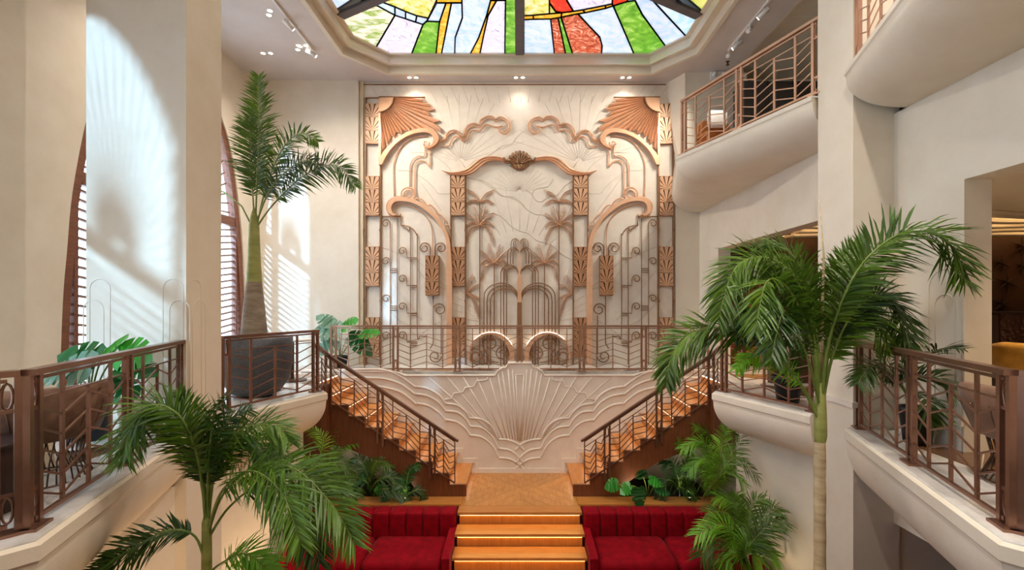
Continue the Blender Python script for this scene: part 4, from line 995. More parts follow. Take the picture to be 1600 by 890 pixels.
# ---- sofas
def rounded_box(lo, hi, r, seg=3, puff=0.0):
    bm = bmesh.new(); bmesh.ops.create_cube(bm, size=1.0)
    c = [(a + b_) / 2 for a, b_ in zip(lo, hi)]; s_ = [b_ - a for a, b_ in zip(lo, hi)]
    for v in bm.verts: v.co = V3((c[0] + v.co.x * s_[0], c[1] + v.co.y * s_[1], c[2] + v.co.z * s_[2]))
    bmesh.ops.bevel(bm, geom=bm.edges[:], offset=r, segments=seg, affect='EDGES', profile=0.5)
    bm.verts.index_update(); mb = MB().add([v.co.copy() for v in bm.verts], [tuple(v.index for v in f.verts) for f in bm.faces]); bm.free(); return mb
def sofa(sd, label):
    t = thing('sofa', label, 'sofa', (sd * 2.2, 7.5, 0), 'red velvet sofas')
    def rb(x0, x1, y0, y1, z0, z1, r, nm, m='velvet'):
        return rounded_box((min(sd * x0, sd * x1), y0, z0), (max(sd * x0, sd * x1), y1, z1), r).build(nm, m, t, True)
    for k in range(9):
        rb(1.03 + k * 0.268, 1.03 + (k + 1) * 0.268 - 0.003, 7.80, 8.10, 0.36, 0.815, 0.045, 'back_channel')
    rb(1.03, 3.44, 7.98, 8.12, 0.1, 0.79, 0.03, 'back_frame', 'velvet_dark')
    rb(1.13, 2.30, 6.98, 7.86, 0.22, 0.45, 0.10, 'seat_cushion'); rb(2.305, 3.40, 6.98, 7.86, 0.22, 0.45, 0.10, 'seat_cushion')
    rb(1.05, 3.44, 7.0, 8.05, 0.06, 0.23, 0.02, 'base', 'velvet_dark')
    for x0 in (1.01, 3.40):
        pts = [(6.98, 0.08), (8.1, 0.08), (8.1, 0.62), (7.95, 0.6), (7.75, 0.57), (7.3, 0.55), (7.05, 0.54), (6.98, 0.5)]
        MB().poly([V3((sd * x0, y, z)) for y, z in pts], (sd * 0.115, 0, 0)).build('arm', 'velvet', t, fix=True)
    for x, y in ((1.2, 7.1), (3.3, 7.1), (1.2, 8.0), (3.3, 8.0)):
        MB().lathe((sd * x, y, 0), [(0.0, 0), (0.02, 0), (0.028, 0.06), (0, 0.06)], 10).build('leg', 'pot_black', t)
    return t
sofa(-1, 'red velvet channel-back sofa left of the steps'); sofa(1, 'red velvet channel-back sofa right of the steps')
for sd, nm in ((-1, 'left'), (1, 'right')):
    t = thing('planter_box', 'oak topped planting box behind the %s red sofa' % nm, 'planter', (sd * 2.2, 8.5, 0), 'planting boxes')
    MB().box((min(sd * 1.0, sd * 3.42), 8.125, 0), (max(sd * 1.0, sd * 3.42), 8.19, LZ - 0.03)).build('front_panel', 'walnut', t)
    MB().box((min(sd * 0.98, sd * 3.42), 8.12, LZ - 0.03), (max(sd * 0.98, sd * 3.42), 8.455, LZ)).build('ledge', 'oak_x', t)
    MB().box((min(sd * 1.75, sd * 3.42), 8.55, 0), (max(sd * 1.75, sd * 3.42), 9.6, LZ - 0.1)).build('soil', 'soil', t)
# =====================================================================  PLANTS
def frond(parent, pts, n=46, L=0.38, wd=0.026, m='leaf_palm', droop=0.35, N=(0, -0.55, 0.8), start=0.22, ang=0.75, tipl=0.35, rach=0.011, name='frond', seed=None, vee=0.25, plume=0.25):
    c3 = cat_rom(pts, 12); K = len(c3)
    cum = [0.0]
    for i in range(1, K): cum.append(cum[-1] + (c3[i] - c3[i - 1]).length)
    tot = cum[-1]; N = V3(N).normalized(); rn = random.Random(seed if seed is not None else random.random())
    def at(u):
        d = u * tot
        for i in range(1, K):
            if cum[i] >= d or i == K - 1:
                f_ = (d - cum[i - 1]) / max(1e-6, cum[i] - cum[i - 1]); return c3[i - 1].lerp(c3[i], min(1, f_)), (c3[i] - c3[i - 1]).normalized()
    b = MB(); n = int(n * 1.7); wd = wd * 0.66
    for i in range(n):
        u = start + (1 - start) * (i + 0.5) / n
        p, tg = at(u)
        side = tg.cross(N)
        side = side.normalized() if side.length > 0.05 else V3((1, 0, 0))
        nor = side.cross(tg).normalized()
        w_ = (u - start) / (1 - start)
        prof = min(1.0, 0.45 + w_ * 2.2) * (1 - (1 - tipl) * max(0, (w_ - 0.45) / 0.55) ** 1.6)
        for sg in (1, -1):
            A = ang + 0.35 * w_ + rn.uniform(-0.16, 0.16)
            d = (side * sg * math.cos(A * 0.85) + tg * math.sin(A * 0.85) + nor * (vee + rn.uniform(-plume, plume))).normalized()
            ll = L * prof * rn.uniform(0.82, 1.12); ww = wd * rn.uniform(0.8, 1.15)
            wv = d.cross(nor)
            wv = wv.normalized() if wv.length > 0.05 else tg
            wv = (wv + nor * rn.uniform(-0.35, 0.35)).normalized()
            g = droop * rn.uniform(0.6, 1.3)
            vs_ = []
            for s_, k in ((0.0, 0.35), (0.3, 1.0), (0.68, 0.8)):
                q = p + d * (ll * s_) + V3((0, 0, -g * ll * s_ * s_))
                vs_ += [q - wv * ww * k / 2, q + wv * ww * k / 2]
            q = p + d * ll + V3((0, 0, -g * ll)); vs_.append(q)
            b.add(vs_, [(0, 1, 3, 2), (2, 3, 5, 4), (4, 5, 6)])
    o = b.build(name, m, parent)
    MB().tube(c3[::2] + ([c3[-1]] if (K - 1) % 2 else []), rach, 5, taper=lambda u: 1.3 - 1.05 * u).build('rachis', 'petiole', o, True)
    return o
def pp(l, y0, y1=None):
    y1 = y0 if y1 is None else y1; n = len(l)
    return [P(px, py, y0 + (y1 - y0) * i / (n - 1)) for i, (px, py) in enumerate(l)]
# ---- tall palm in front of the right column
t = thing('palm_tree', 'tall slender palm with pale trunk in front of the right column', 'palm', (P(1281, 890, 4.6).x, 4.6, 0))
xb = P(1281, 890, 4.6).x
prof = []
for i in range(17):
    z = i / 16 * (P(0, 690, 4.6).z); prof.append((0.055 - 0.008 * i / 16 + 0.004 * (i % 2), z))
MB().lathe((xb, 4.6, 0), prof, 12).build('trunk', 'trunk_pale', t, True)
z0 = P(0, 690, 4.6).z; z1 = P(0, 600, 4.6).z
MB().lathe((xb + 0.006, 4.6, z0), [(0.046, 0), (0.056, 0.06), (0.052, 0.25), (0.04, z1 - z0), (0.0, z1 - z0 + 0.05)], 12).build('crownshaft', 'trunk_green', t, True)
D0 = 4.6
PR = [([(1284, 640), (1296, 530), (1338, 425), (1405, 366), (1475, 372), (1508, 440)], D0, 3.9, 60, 0.42, 'leaf_palm'),
      ([(1284, 620), (1310, 530), (1350, 470), (1395, 470), (1422, 545)], D0, 4.3, 44, 0.34, 'leaf_dark'),
      ([(1284, 620), (1300, 520), (1320, 450), (1360, 440), (1400, 500)], D0, 4.9, 40, 0.34, 'leaf_dark'),
      ([(1282, 640), (1272, 530), (1246, 440), (1198, 402), (1148, 420), (1122, 500)], D0, 4.35, 58, 0.42, 'leaf_palm'),
      ([(1281, 640), (1266, 530), (1232, 452), (1198, 440), (1180, 520)], D0, 4.1, 46, 0.40, 'leaf_palm'),
      ([(1283, 620), (1282, 520), (1262, 440), (1225, 385), (1180, 385)], D0, 4.9, 46, 0.36, 'leaf_palm'),
      ([(1282, 640), (1262, 560), (1236, 500), (1222, 490), (1205, 560)], D0, 4.0, 36, 0.34, 'leaf_dark'),
      ([(1280, 650), (1240, 585), (1170, 525), (1105, 512), (1055, 545), (1040, 600)], D0, 4.5, 56, 0.36, 'leaf_palm'),
      ([(1281, 660), (1250, 600), (1210, 560), (1175, 555), (1150, 575)], D0, 4.3, 30, 0.22, 'leaf_lime'),
      ([(1282, 640), (1278, 540), (1262, 460), (1225, 420), (1160, 436)], D0, 4.5, 46, 0.38, 'leaf_palm'),
      ([(1283, 640), (1275, 560), (1250, 485), (1208, 470), (1150, 520)], D0, 4.5, 46, 0.36, 'leaf_dark'),
      ([(1284, 640), (1300, 560), (1330, 500), (1362, 492), (1392, 545)], D0, 4.4, 40, 0.34, 'leaf_palm'),
      ([(1283, 640), (1290, 540), (1300, 450), (1330, 390), (1350, 385)], D0, 4.8, 40, 0.34, 'leaf_palm')]
for i, (l, y0, y1, n, L, m_) in enumerate(PR):
    frond(t, pp(l, y0, y1), int(n * 1.6), L * 0.95, 0.028, m_, 0.30, start=0.34, seed=i, rach=0.012, plume=0.75, vee=0.15)
MB().tube(pp([(1283, 620), (1284, 520), (1287, 400), (1280, 310)], 4.6), 0.022, 6, taper=lambda u: 1.15 - u).build('spear_leaf', 'trunk_pale', t, True)
# ---- palm in front of the left gallery
xb = P(323, 890, 3.8).x
t = thing('palm_tree', 'dark feathery palm rising in front of the left gallery railing', 'palm', (xb, 3.8, 0))
MB().lathe((xb, 3.8, 0), [(0.06, 0), (0.05, 0.6), (0.045, 1.2), (0.04, 1.8), (0.034, P(0, 815, 3.8).z), (0.0, P(0, 790, 3.8).z)], 12).build('trunk', 'trunk_green', t, True)
PL = [([(322, 830), (312, 730), (285, 655), (240, 632), (205, 670), (192, 720)], 3.8, 3.35, 54, 0.33, 'leaf_palm'),
      ([(324, 820), (326, 720), (335, 650), (352, 620)], 3.8, 3.6, 40, 0.28, 'leaf_dark'),
      ([(324, 820), (316, 720), (300, 650), (280, 612)], 3.8, 3.9, 40, 0.26, 'leaf_dark'),
      ([(325, 820), (338, 730), (375, 672), (430, 665), (452, 690)], 3.8, 3.7, 46, 0.30, 'leaf_palm'),
      ([(326, 830), (350, 770), (405, 725), (465, 735), (520, 790), (555, 850)], 3.8, 3.5, 60, 0.36, 'leaf_palm'),
      ([(326, 830), (345, 770), (390, 735), (440, 770), (470, 850)], 3.8, 3.3, 48, 0.34, 'leaf_palm'),
      ([(325, 830), (335, 740), (360, 690), (395, 690), (440, 740)], 3.8, 4.0, 44, 0.32, 'leaf_dark'),
      ([(326, 840), (360, 790), (410, 760), (470, 800), (500, 880)], 3.8, 3.9, 44, 0.32, 'leaf_dark'),
      ([(325, 820), (330, 730), (350, 665), (390, 640)], 3.8, 3.9, 40, 0.28, 'leaf_dark'),
      ([(324, 820), (305, 710), (265, 645), (225, 650), (215, 690)], 3.8, 3.6, 40, 0.28, 'leaf_dark'),
      ([(322, 885), (305, 838), (265, 828), (215, 852), (140, 900)], 3.8, 3.55, 50, 0.24, 'leaf_dark'),
      ([(323, 900), (345, 880), (385, 865), (430, 900)], 3.8, 3.7, 34, 0.24, 'leaf_lime')]
for i, (l, y0, y1, n, L, m_) in enumerate(PL):
    frond(t, pp(l, y0, y1), int(n * 1.25), L, 0.022, m_, 0.25, start=0.3, seed=100 + i, rach=0.009, plume=0.75, vee=0.15)
# ---- potted palm in the big bowl
PY = 7.2
px_ = P(400, 0, PY).x
t = thing('bowl_planter', 'big speckled dark bowl planter on the left middle gallery', 'planter', (px_, PY, MZ))
prof = [(0.0, 0.0), (0.22, 0.0), (0.33, 0.06), (0.44, 0.22), (0.49, 0.45), (0.50, 0.86), (0.475, 0.87), (0.46, 0.84), (0.45, 0.6), (0.0, 0.6)]
MB().lathe((px_, PY, MZ + 0.008), prof, 40).build('bowl', 'terrazzo_dark', t, True)
MB().lathe((px_, PY, MZ + 0.70), [(0.0, 0.06), (0.3, 0.04), (0.455, 0.0)], 24).build('soil', 'soil', t)
xt = P(397, 0, PY).x; zb0 = MZ + 0.72
t = thing('potted_palm', 'tall palm with swollen grey trunk growing from the bowl planter', 'palm', (xt, PY, zb0))
zg, zc1 = P(0, 440, PY).z, P(0, 352, PY).z
MB().lathe((xt, PY, zb0), [(0.20, 0), (0.18, 0.2), (0.145, 0.6), (0.105, zg - zb0)], 16).build('trunk', 'trunk_grey', t, True)
MB().lathe((xt, PY, zg), [(0.108, 0), (0.09, 0.3), (0.07, zc1 - zg), (0.045, zc1 - zg + 0.15), (0.0, zc1 - zg + 0.3)], 16).build('crownshaft', 'trunk_green', t, True)
PB = [([(399, 355), (402, 275), (405, 195), (404, 118)], 7.2, 7.1, 60, 0.40, 'leaf_palm'),
      ([(398, 355), (394, 285), (390, 225), (392, 165)], 7.2, 7.3, 46, 0.38, 'leaf_dark'),
      ([(401, 355), (415, 295), (440, 235), (470, 208), (497, 222)], 7.2, 7.25, 52, 0.34, 'leaf_palm'),
      ([(401, 355), (428, 318), (478, 272), (525, 258), (556, 292)], 7.2, 7.1, 56, 0.36, 'leaf_palm'),
      ([(400, 350), (420, 300), (450, 265), (480, 250), (500, 262)], 7.2, 6.9, 40, 0.30, 'leaf_dark')]
for i, (l, y0, y1, n, L, m_) in enumerate(PB):
    frond(t, pp(l, y0, y1), n, L, 0.030, m_, 0.22, N=(0, -0.95, 0.3), start=0.25, seed=200 + i, rach=0.011, ang=0.6, plume=0.5)
MB().tube(pp([(397, 360), (378, 322), (350, 300), (335, 296)], 7.2), 0.012, 5).build('bare_petiole', 'petiole', t, True)
# ---- monstera and pots
def mleaf(parent, base, tip, size, m, roll=0.0, bend=0.25):
    base = V3(base); tip = V3(tip)
    hv = [(0, 0.02), (0.18, -0.13), (0.40, -0.06), (0.54, 0.18), (0.22, 0.24), (0.55, 0.27), (0.55, 0.45), (0.20, 0.43), (0.52, 0.53), (0.44, 0.70), (0.16, 0.60), (0.38, 0.77), (0.24, 0.92), (0, 1.08)]
    out = hv + [(-x, y) for x, y in reversed(hv[1:-1])]
    d = (tip - base).normalized(); s_ = d.cross(V3((0, -0.35, 1)))
    s_ = s_.normalized() if s_.length > 0.05 else V3((1, 0, 0)); n_ = s_.cross(d)
    s2 = s_ * math.cos(roll) + n_ * math.sin(roll); n2 = s2.cross(d)
    P3 = [V3((x, y, 0)) for x, y in out]
    tri = tessellate_polygon([P3])
    vs_ = [tip + (s2 * x + d * y - n2 * (0.25 * x * x) ) * size + V3((0, 0, -bend * y * y * size)) for x, y in out]
    lf = MB().add(vs_, [tuple(f) for f in tri]).build('leaf', m, parent)
    mid = base.lerp(tip, 0.5) + V3((0, 0, 0.12 * (tip - base).length))
    MB().tube(cat_rom([base, mid, tip, tip + d * size * 0.5 + V3((0, 0, -bend * 0.25 * size))], 5), 0.008, 5).build('petiole', 'petiole', lf, True)
def pot(parent, c, r, h, m='pot_black'):
    MB().lathe(c, [(0, 0), (r * 0.72, 0), (r * 0.98, h * 0.9), (r * 1.06, h * 0.9), (r * 1.06, h), (r * 0.92, h), (r * 0.9, h * 0.82), (0, h * 0.82)], 24).build('pot', m, parent, True)
def monstera(label, c, leaves, pr=0.17, ph=0.3, pm='pot_black'):
    c = V3(c); t = thing('potted_monstera', label, 'potted plant', c, 'monstera plants')
    pot(t, c, pr, ph, pm)
    for (px, py, y, tx, ty, size, m, roll) in leaves:
        tip = P(px, py, y); dr = P(tx, ty, y - 0.05) - tip
        base = c + V3((0, 0, ph * 0.85)); bend_ = 0.25
        # leaf points from its attachment (px,py) towards (tx,ty)
        lf_dir = dr.normalized() * 0.001
        hold = tip - dr.normalized() * 0.0
        mleaf2(t, base, tip, dr.normalized(), size, m, roll)
    return t
def mleaf2(parent, base, tip, d, size, m, roll):
    hv = [(0, 0.02), (0.18, -0.13), (0.40, -0.06), (0.54, 0.18), (0.22, 0.24), (0.55, 0.27), (0.55, 0.45), (0.20, 0.43), (0.52, 0.53), (0.44, 0.70), (0.16, 0.60), (0.38, 0.77), (0.24, 0.92), (0, 1.08)]
    out = hv + [(-x, y) for x, y in reversed(hv[1:-1])]
    s_ = d.cross(V3((0, -0.7, 0.7))); s_ = s_.normalized() if s_.length > 0.05 else V3((1, 0, 0)); n_ = s_.cross(d)
    s2 = s_ * math.cos(roll) + n_ * math.sin(roll); n2 = s2.cross(d)
    tri = tessellate_polygon([[V3((x, y, 0)) for x, y in out]])
    vs_ = [tip + (s2 * x + d * y - n2 * (0.3 * x * x)) * size + V3((0, 0, -0.22 * y * y * size)) for x, y in out]
    lf = MB().add(vs_, [tuple(f) for f in tri]).build('leaf', m, parent)
    mid = base.lerp(tip, 0.55) + V3((0, 0, 0.06))
    MB().tube(cat_rom([base, mid, tip], 6), 0.008, 5).build('petiole', 'petiole', lf, True)
monstera('broad-leaved monstera in a dark pot between left column and brown chair', (-4.3, 4.85, MZ), [
    (165, 545, 4.7, 200, 515, 0.30, 'leaf_monstera', 0.3), (150, 560, 4.7, 100, 545, 0.32, 'leaf_deep', 0.2), (185, 550, 4.6, 240, 548, 0.34, 'leaf_monstera', -0.2),
    (140, 570, 4.5, 60, 575, 0.34, 'leaf_ghost', 0.2), (195, 570, 4.6, 250, 575, 0.32, 'leaf_deep', 0.4), (110, 575, 4.4, 40, 592, 0.3, 'leaf_ghost', -0.3), (170, 600, 4.6, 235, 612, 0.30, 'leaf_deep', 0.1), (160, 560, 4.9, 180, 530, 0.28, 'leaf_monstera', 0.6)], 0.2, 0.4)
monstera('monstera in a small black pot at the far end of the left gallery', (-3.84, 10.40, MZ), [
    (535, 510, 10.3, 562, 490, 0.42, 'leaf_monstera', 0.2), (530, 515, 10.3, 490, 505, 0.5, 'leaf_ghost', 0.1), (545, 525, 10.2, 590, 530, 0.42, 'leaf_deep', 0.0), (525, 530, 10.3, 490, 545, 0.45, 'leaf_ghost', 0.3),
    (555, 530, 10.2, 590, 555, 0.42, 'leaf_deep', 0.3), (520, 505, 10.4, 500, 490, 0.4, 'leaf_ghost', -0.3), (565, 520, 10.2, 600, 512, 0.4, 'leaf_monstera', 0.3)], 0.17, 0.26)
# small dark potted palms on the galleries
def potted_palm(label, c, fr, pr=0.15, ph=0.36, m='leaf_dark', L=0.26, n=24, wd=0.026):
    c = V3(c); t = thing('potted_palm', label, 'potted plant', c, 'small potted palms')
    pot(t, c, pr, ph)
    b0 = c + V3((0, 0, ph * 0.85))
    for i, l in enumerate(fr):
        pts = [b0, b0.lerp(P(*l[0]), 0.6) + V3((0, 0, 0.08))] + [P(*q) for q in l]
        frond(t, pts, n, L, wd, m, 0.3, start=0.4, seed=300 + i + int(c.x * 10), rach=0.007)
    return t
potted_palm('dark leafy palm in a black pot at the right front railing', (3.84, 4.70, MZ), [
    [(1385, 590, 4.7), (1360, 570, 4.6), (1340, 600, 4.5)], [(1420, 570, 4.7), (1470, 545, 4.35), (1508, 545, 4.15)], [(1400, 560, 4.7), (1400, 525, 4.7)], [(1425, 590, 4.6), (1465, 590, 4.5), (1490, 620, 4.4)], [(1430, 610, 4.6), (1450, 630, 4.4), (1455, 660, 4.4)], [(1385, 580, 4.7), (1370, 550, 4.7)]])
potted_palm('leafy plant in a black pot on the right middle gallery', (P(1231, 0, 6.75).x, 6.75, MZ), [
    [(1232, 560, 6.7), (1235, 525, 6.7)], [(1225, 565, 6.7), (1205, 540, 6.6), (1190, 545, 6.6)], [(1238, 560, 6.7), (1255, 535, 6.6), (1265, 545, 6.6)], [(1228, 565, 6.6), (1215, 575, 6.4)], [(1236, 565, 6.6), (1250, 575, 6.5)]], 0.19, 0.36, 'leaf_dark', 0.24)
# ---- planting under the stairs
def areca(label, c, fr, m, L, n=30, wd=0.024, droop=0.35, z=0.0):
    c = V3(c); t = thing('areca_palm', label, 'plant', c, 'leafy palms around the sofas')
    for i, (l, y) in enumerate(fr):
        pts = [c + V3((0, 0, 0.0))] + [P(px, py, y) for px, py in l]
        mm_ = m[i % len(m)] if isinstance(m, (list, tuple)) else m
        frond(t, pts, n, L, wd, mm_, droop, start=0.42, seed=i + int(c.x * 77) % 97, rach=0.008, ang=0.7, vee=0.1, tipl=0.5)
    return t
SZ = LZ - 0.1
areca('bright fan-leaved palm under the left stairs beside the gallery wall', (P(500, 0, 8.8).x, 8.8, SZ), [
    ([(500, 720), (505, 685), (485, 668)], 7.6), ([(505, 730), (535, 722), (550, 745)], 8.3), ([(503, 740), (530, 700), (555, 690)], 8.5), ([(500, 745), (520, 740), (540, 765)], 8.2), ([(495, 740), (480, 715), (468, 730)], 7.5), ([(505, 745), (545, 750), (560, 775)], 8.25), ([(500, 730), (515, 690), (520, 668)], 8.5)], ['leaf_lime', 'leaf_palm'], 0.27, 26)
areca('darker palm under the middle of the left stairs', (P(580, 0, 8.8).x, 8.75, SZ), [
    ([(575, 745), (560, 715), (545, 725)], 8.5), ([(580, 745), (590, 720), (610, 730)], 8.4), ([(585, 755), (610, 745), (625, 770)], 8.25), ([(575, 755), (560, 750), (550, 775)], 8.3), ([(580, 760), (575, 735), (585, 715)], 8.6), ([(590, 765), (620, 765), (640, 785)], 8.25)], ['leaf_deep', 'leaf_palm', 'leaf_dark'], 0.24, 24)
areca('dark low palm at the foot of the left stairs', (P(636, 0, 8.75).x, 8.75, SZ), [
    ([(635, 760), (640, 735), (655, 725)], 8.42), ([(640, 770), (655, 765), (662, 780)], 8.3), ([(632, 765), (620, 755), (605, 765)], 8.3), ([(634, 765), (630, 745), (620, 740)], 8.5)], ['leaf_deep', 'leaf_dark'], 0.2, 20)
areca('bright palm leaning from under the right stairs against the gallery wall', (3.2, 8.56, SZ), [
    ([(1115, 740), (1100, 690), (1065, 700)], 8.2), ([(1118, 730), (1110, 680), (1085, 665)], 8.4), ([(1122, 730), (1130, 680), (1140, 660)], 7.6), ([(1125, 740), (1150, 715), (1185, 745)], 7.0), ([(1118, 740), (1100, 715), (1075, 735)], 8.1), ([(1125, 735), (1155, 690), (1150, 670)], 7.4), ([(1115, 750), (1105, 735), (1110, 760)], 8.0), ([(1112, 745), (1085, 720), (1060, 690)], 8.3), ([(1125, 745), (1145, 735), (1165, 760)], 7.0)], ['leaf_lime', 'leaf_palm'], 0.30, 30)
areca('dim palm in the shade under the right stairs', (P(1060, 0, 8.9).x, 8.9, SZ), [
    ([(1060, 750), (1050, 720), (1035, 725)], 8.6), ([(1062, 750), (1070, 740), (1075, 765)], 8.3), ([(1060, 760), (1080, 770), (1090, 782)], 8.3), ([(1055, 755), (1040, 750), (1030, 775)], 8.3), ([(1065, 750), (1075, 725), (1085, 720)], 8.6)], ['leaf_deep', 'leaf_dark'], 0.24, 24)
areca('large arching palm beside the right end of the right sofa', (P(1165, 890, 7.2).x + 0.15, 7.2, 0.0), [
    ([(1165, 860), (1150, 790), (1120, 775)], 7.1), ([(1168, 860), (1175, 790), (1195, 778)], 6.8), ([(1160, 865), (1130, 820), (1088, 835)], 6.8), ([(1165, 870), (1190, 830), (1222, 815)], 6.6), ([(1165, 870), (1185, 850), (1215, 870)], 6.8), ([(1160, 870), (1120, 840), (1095, 870)], 6.7), ([(1165, 860), (1150, 800), (1150, 772)], 7.3), ([(1162, 865), (1140, 805), (1105, 800)], 7.0), ([(1165, 875), (1170, 845), (1190, 880)], 6.6), ([(1168, 865), (1200, 800), (1222, 800)], 6.7), ([(1160, 875), (1140, 860), (1130, 890)], 6.6)], ['leaf_lime', 'leaf_palm'], 0.36, 34, 0.026)
# ---- broad leaves on the ledges
def broadleaf(label, c, leaves):
    t = thing('broadleaf_plant', label, 'plant', c, 'broad leaved plants on the ledges')
    for (px, py, y, tx, ty, size, m, roll) in leaves:
        tip = P(px, py, y); d = (P(tx, ty, y - 0.04) - tip).normalized(); mleaf2(t, V3(c), tip, d, size, m, roll)
broadleaf('broad green leaves spilling over the left ledge', (P(610, 0, 8.5).x, 8.6, SZ), [
    (600, 765, 8.3, 590, 762, 0.17, 'leaf_monstera', 0.3), (612, 762, 8.3, 620, 768, 0.17, 'leaf_monstera', 0.0), (618, 758, 8.35, 628, 765, 0.16, 'leaf_monstera', 0.4), (604, 770, 8.25, 600, 780, 0.15, 'leaf_deep', 0.2)])
broadleaf('bright scalloped leaves spilling over the right ledge onto the sofa', (P(1015, 0, 8.5).x, 8.6, SZ), [
    (965, 756, 8.25, 945, 757, 0.22, 'leaf_monstera', 0.3), (985, 758, 8.2, 975, 764, 0.2, 'leaf_monstera', 0.1), (998, 762, 8.1, 1000, 785, 0.26, 'leaf_deep', 0.2), (1015, 748, 8.3, 1030, 752, 0.22, 'leaf_monstera', 0.3), (1025, 760, 8.25, 1040, 765, 0.22, 'leaf_deep', 0.2), (1005, 745, 8.35, 1000, 735, 0.2, 'leaf_deep', 0.5)])
# =====================================================================  FURNITURE AND FITTINGS
def tub_chair(label, c, face, m='chair_brown', sc=1.0, wires=True):
    c = V3(c); t = thing('tub_chair', label, 'chair', c, 'upholstered tub chairs')
    def ring_pts(r, z, n=24): return [c + V3((r * math.cos(2 * math.pi * k / n), r * math.sin(2 * math.pi * k / n), z)) * sc for k in range(n)]
    if wires:
        for k in range(36):
            a = 2 * math.pi * k / 36; d = lambda r, a_, z: c + V3((r * math.cos(a_), r * math.sin(a_), z)) * sc
            MB().tube([d(0.30, a, 0.012), d(0.235, a + 0.09, 0.17), d(0.27, a + 0.18, 0.34)], 0.0055 * sc, 4).build('wire', 'wire', t, True)
        MB().tube(ring_pts(0.30, 0.012), 0.008, 5, True).build('base_ring', 'wire', t, True)
        MB().tube(ring_pts(0.27, 0.34), 0.008, 5, True).build('seat_ring', 'wire', t, True)
    else:
        MB().lathe(c, [(0.25 * sc, 0), (0.25 * sc, 0.03), (0.06, 0.05), (0.06, 0.34 * sc)], 16).build('pedestal', 'wire', t)
    MB().lathe(c + V3((0, 0, 0.33 * sc)), [(0, 0), (0.28 * sc, 0), (0.32 * sc, 0.04), (0.32 * sc, 0.1), (0.27 * sc, 0.145), (0, 0.155)], 28).build('seat', m, t, True)
    prof = [(0.30, 0.36), (0.335, 0.55), (0.345, 0.70), (0.375, 0.745), (0.42, 0.735), (0.435, 0.69), (0.41, 0.55), (0.345, 0.36), (0.30, 0.36)]
    n = 30; vs_ = []; k = len(prof)
    for i in range(n + 1):
        u = -1 + 2 * i / n; a = face + math.pi + u * math.radians(128)
        low = 1 - 0.45 * max(0, (abs(u) - 0.45) / 0.55) ** 1.5
        for r, z in prof: vs_.append(c + V3((r * math.cos(a), r * math.sin(a), 0.36 + (z - 0.36) * low)) * sc)
    fs = [(i * k + q, (i + 1) * k + q, (i + 1) * k + q + 1, i * k + q + 1) for i in range(n) for q in range(k - 1)]
    fs += [tuple(range(k - 1)), tuple(n * k + q for q in range(k - 2, -1, -1))]
    MB().add(vs_, fs).build('backrest', m, t, True)
    if wires:
        for i in range(13):
            a = face + math.pi + (-1 + 2 * i / 12) * math.radians(118)
            d = lambda r, z: c + V3((r * math.cos(a), r * math.sin(a), z)) * sc
            MB().tube([d(0.275, 0.34), d(0.36, 0.42), d(0.43, 0.60)], 0.006, 4).build('wire', 'wire', t, True)
    return t
TZ = MZ + 0.008
tub_chair('brown velvet tub chair on wire base behind the left railing', (-3.66, 3.72, TZ), math.radians(150))
tub_chair('brown velvet tub chair on wire base behind the right railing', (3.84, 3.62, TZ), math.radians(30))
tub_chair('mustard velvet tub chair by the hammered metal bar', (6.75, 6.35, TZ), math.radians(60), 'chair_mustard', 1.15, False)
t = thing('side_table', 'dark drum side table at the left edge of the picture', 'table', (-3.62, 3.1, TZ))
MB().lathe((-3.52, 3.12, TZ), [(0, 0), (0.22, 0), (0.22, 0.42), (0, 0.42)], 28).build('drum', 'dark_brown', t)
MB().lathe((-3.52, 3.12, TZ + 0.42), [(0, 0), (0.24, 0), (0.25, 0.01), (0.25, 0.02), (0.24, 0.03), (0, 0.03)], 28).build('table_top', 'dark_brown', t)
# round stone table behind the bowl planter
t = thing('round_table', 'round stone side table beyond the bowl planter by the sunlit wall', 'table', (P(455, 0, 8.6).x, 8.6, TZ))
c = V3((P(455, 0, 8.6).x, 8.6, TZ))
MB().lathe(c, [(0, 0), (0.26, 0), (0.26, 0.02), (0.05, 0.04), (0.05, 0.70), (0, 0.70)], 20).build('pedestal', 'wire', t)
MB().lathe(c + V3((0, 0, 0.70)), [(0, 0), (0.36, 0), (0.37, 0.02), (0.36, 0.04), (0, 0.04)], 32).build('table_top', 'marble', t)
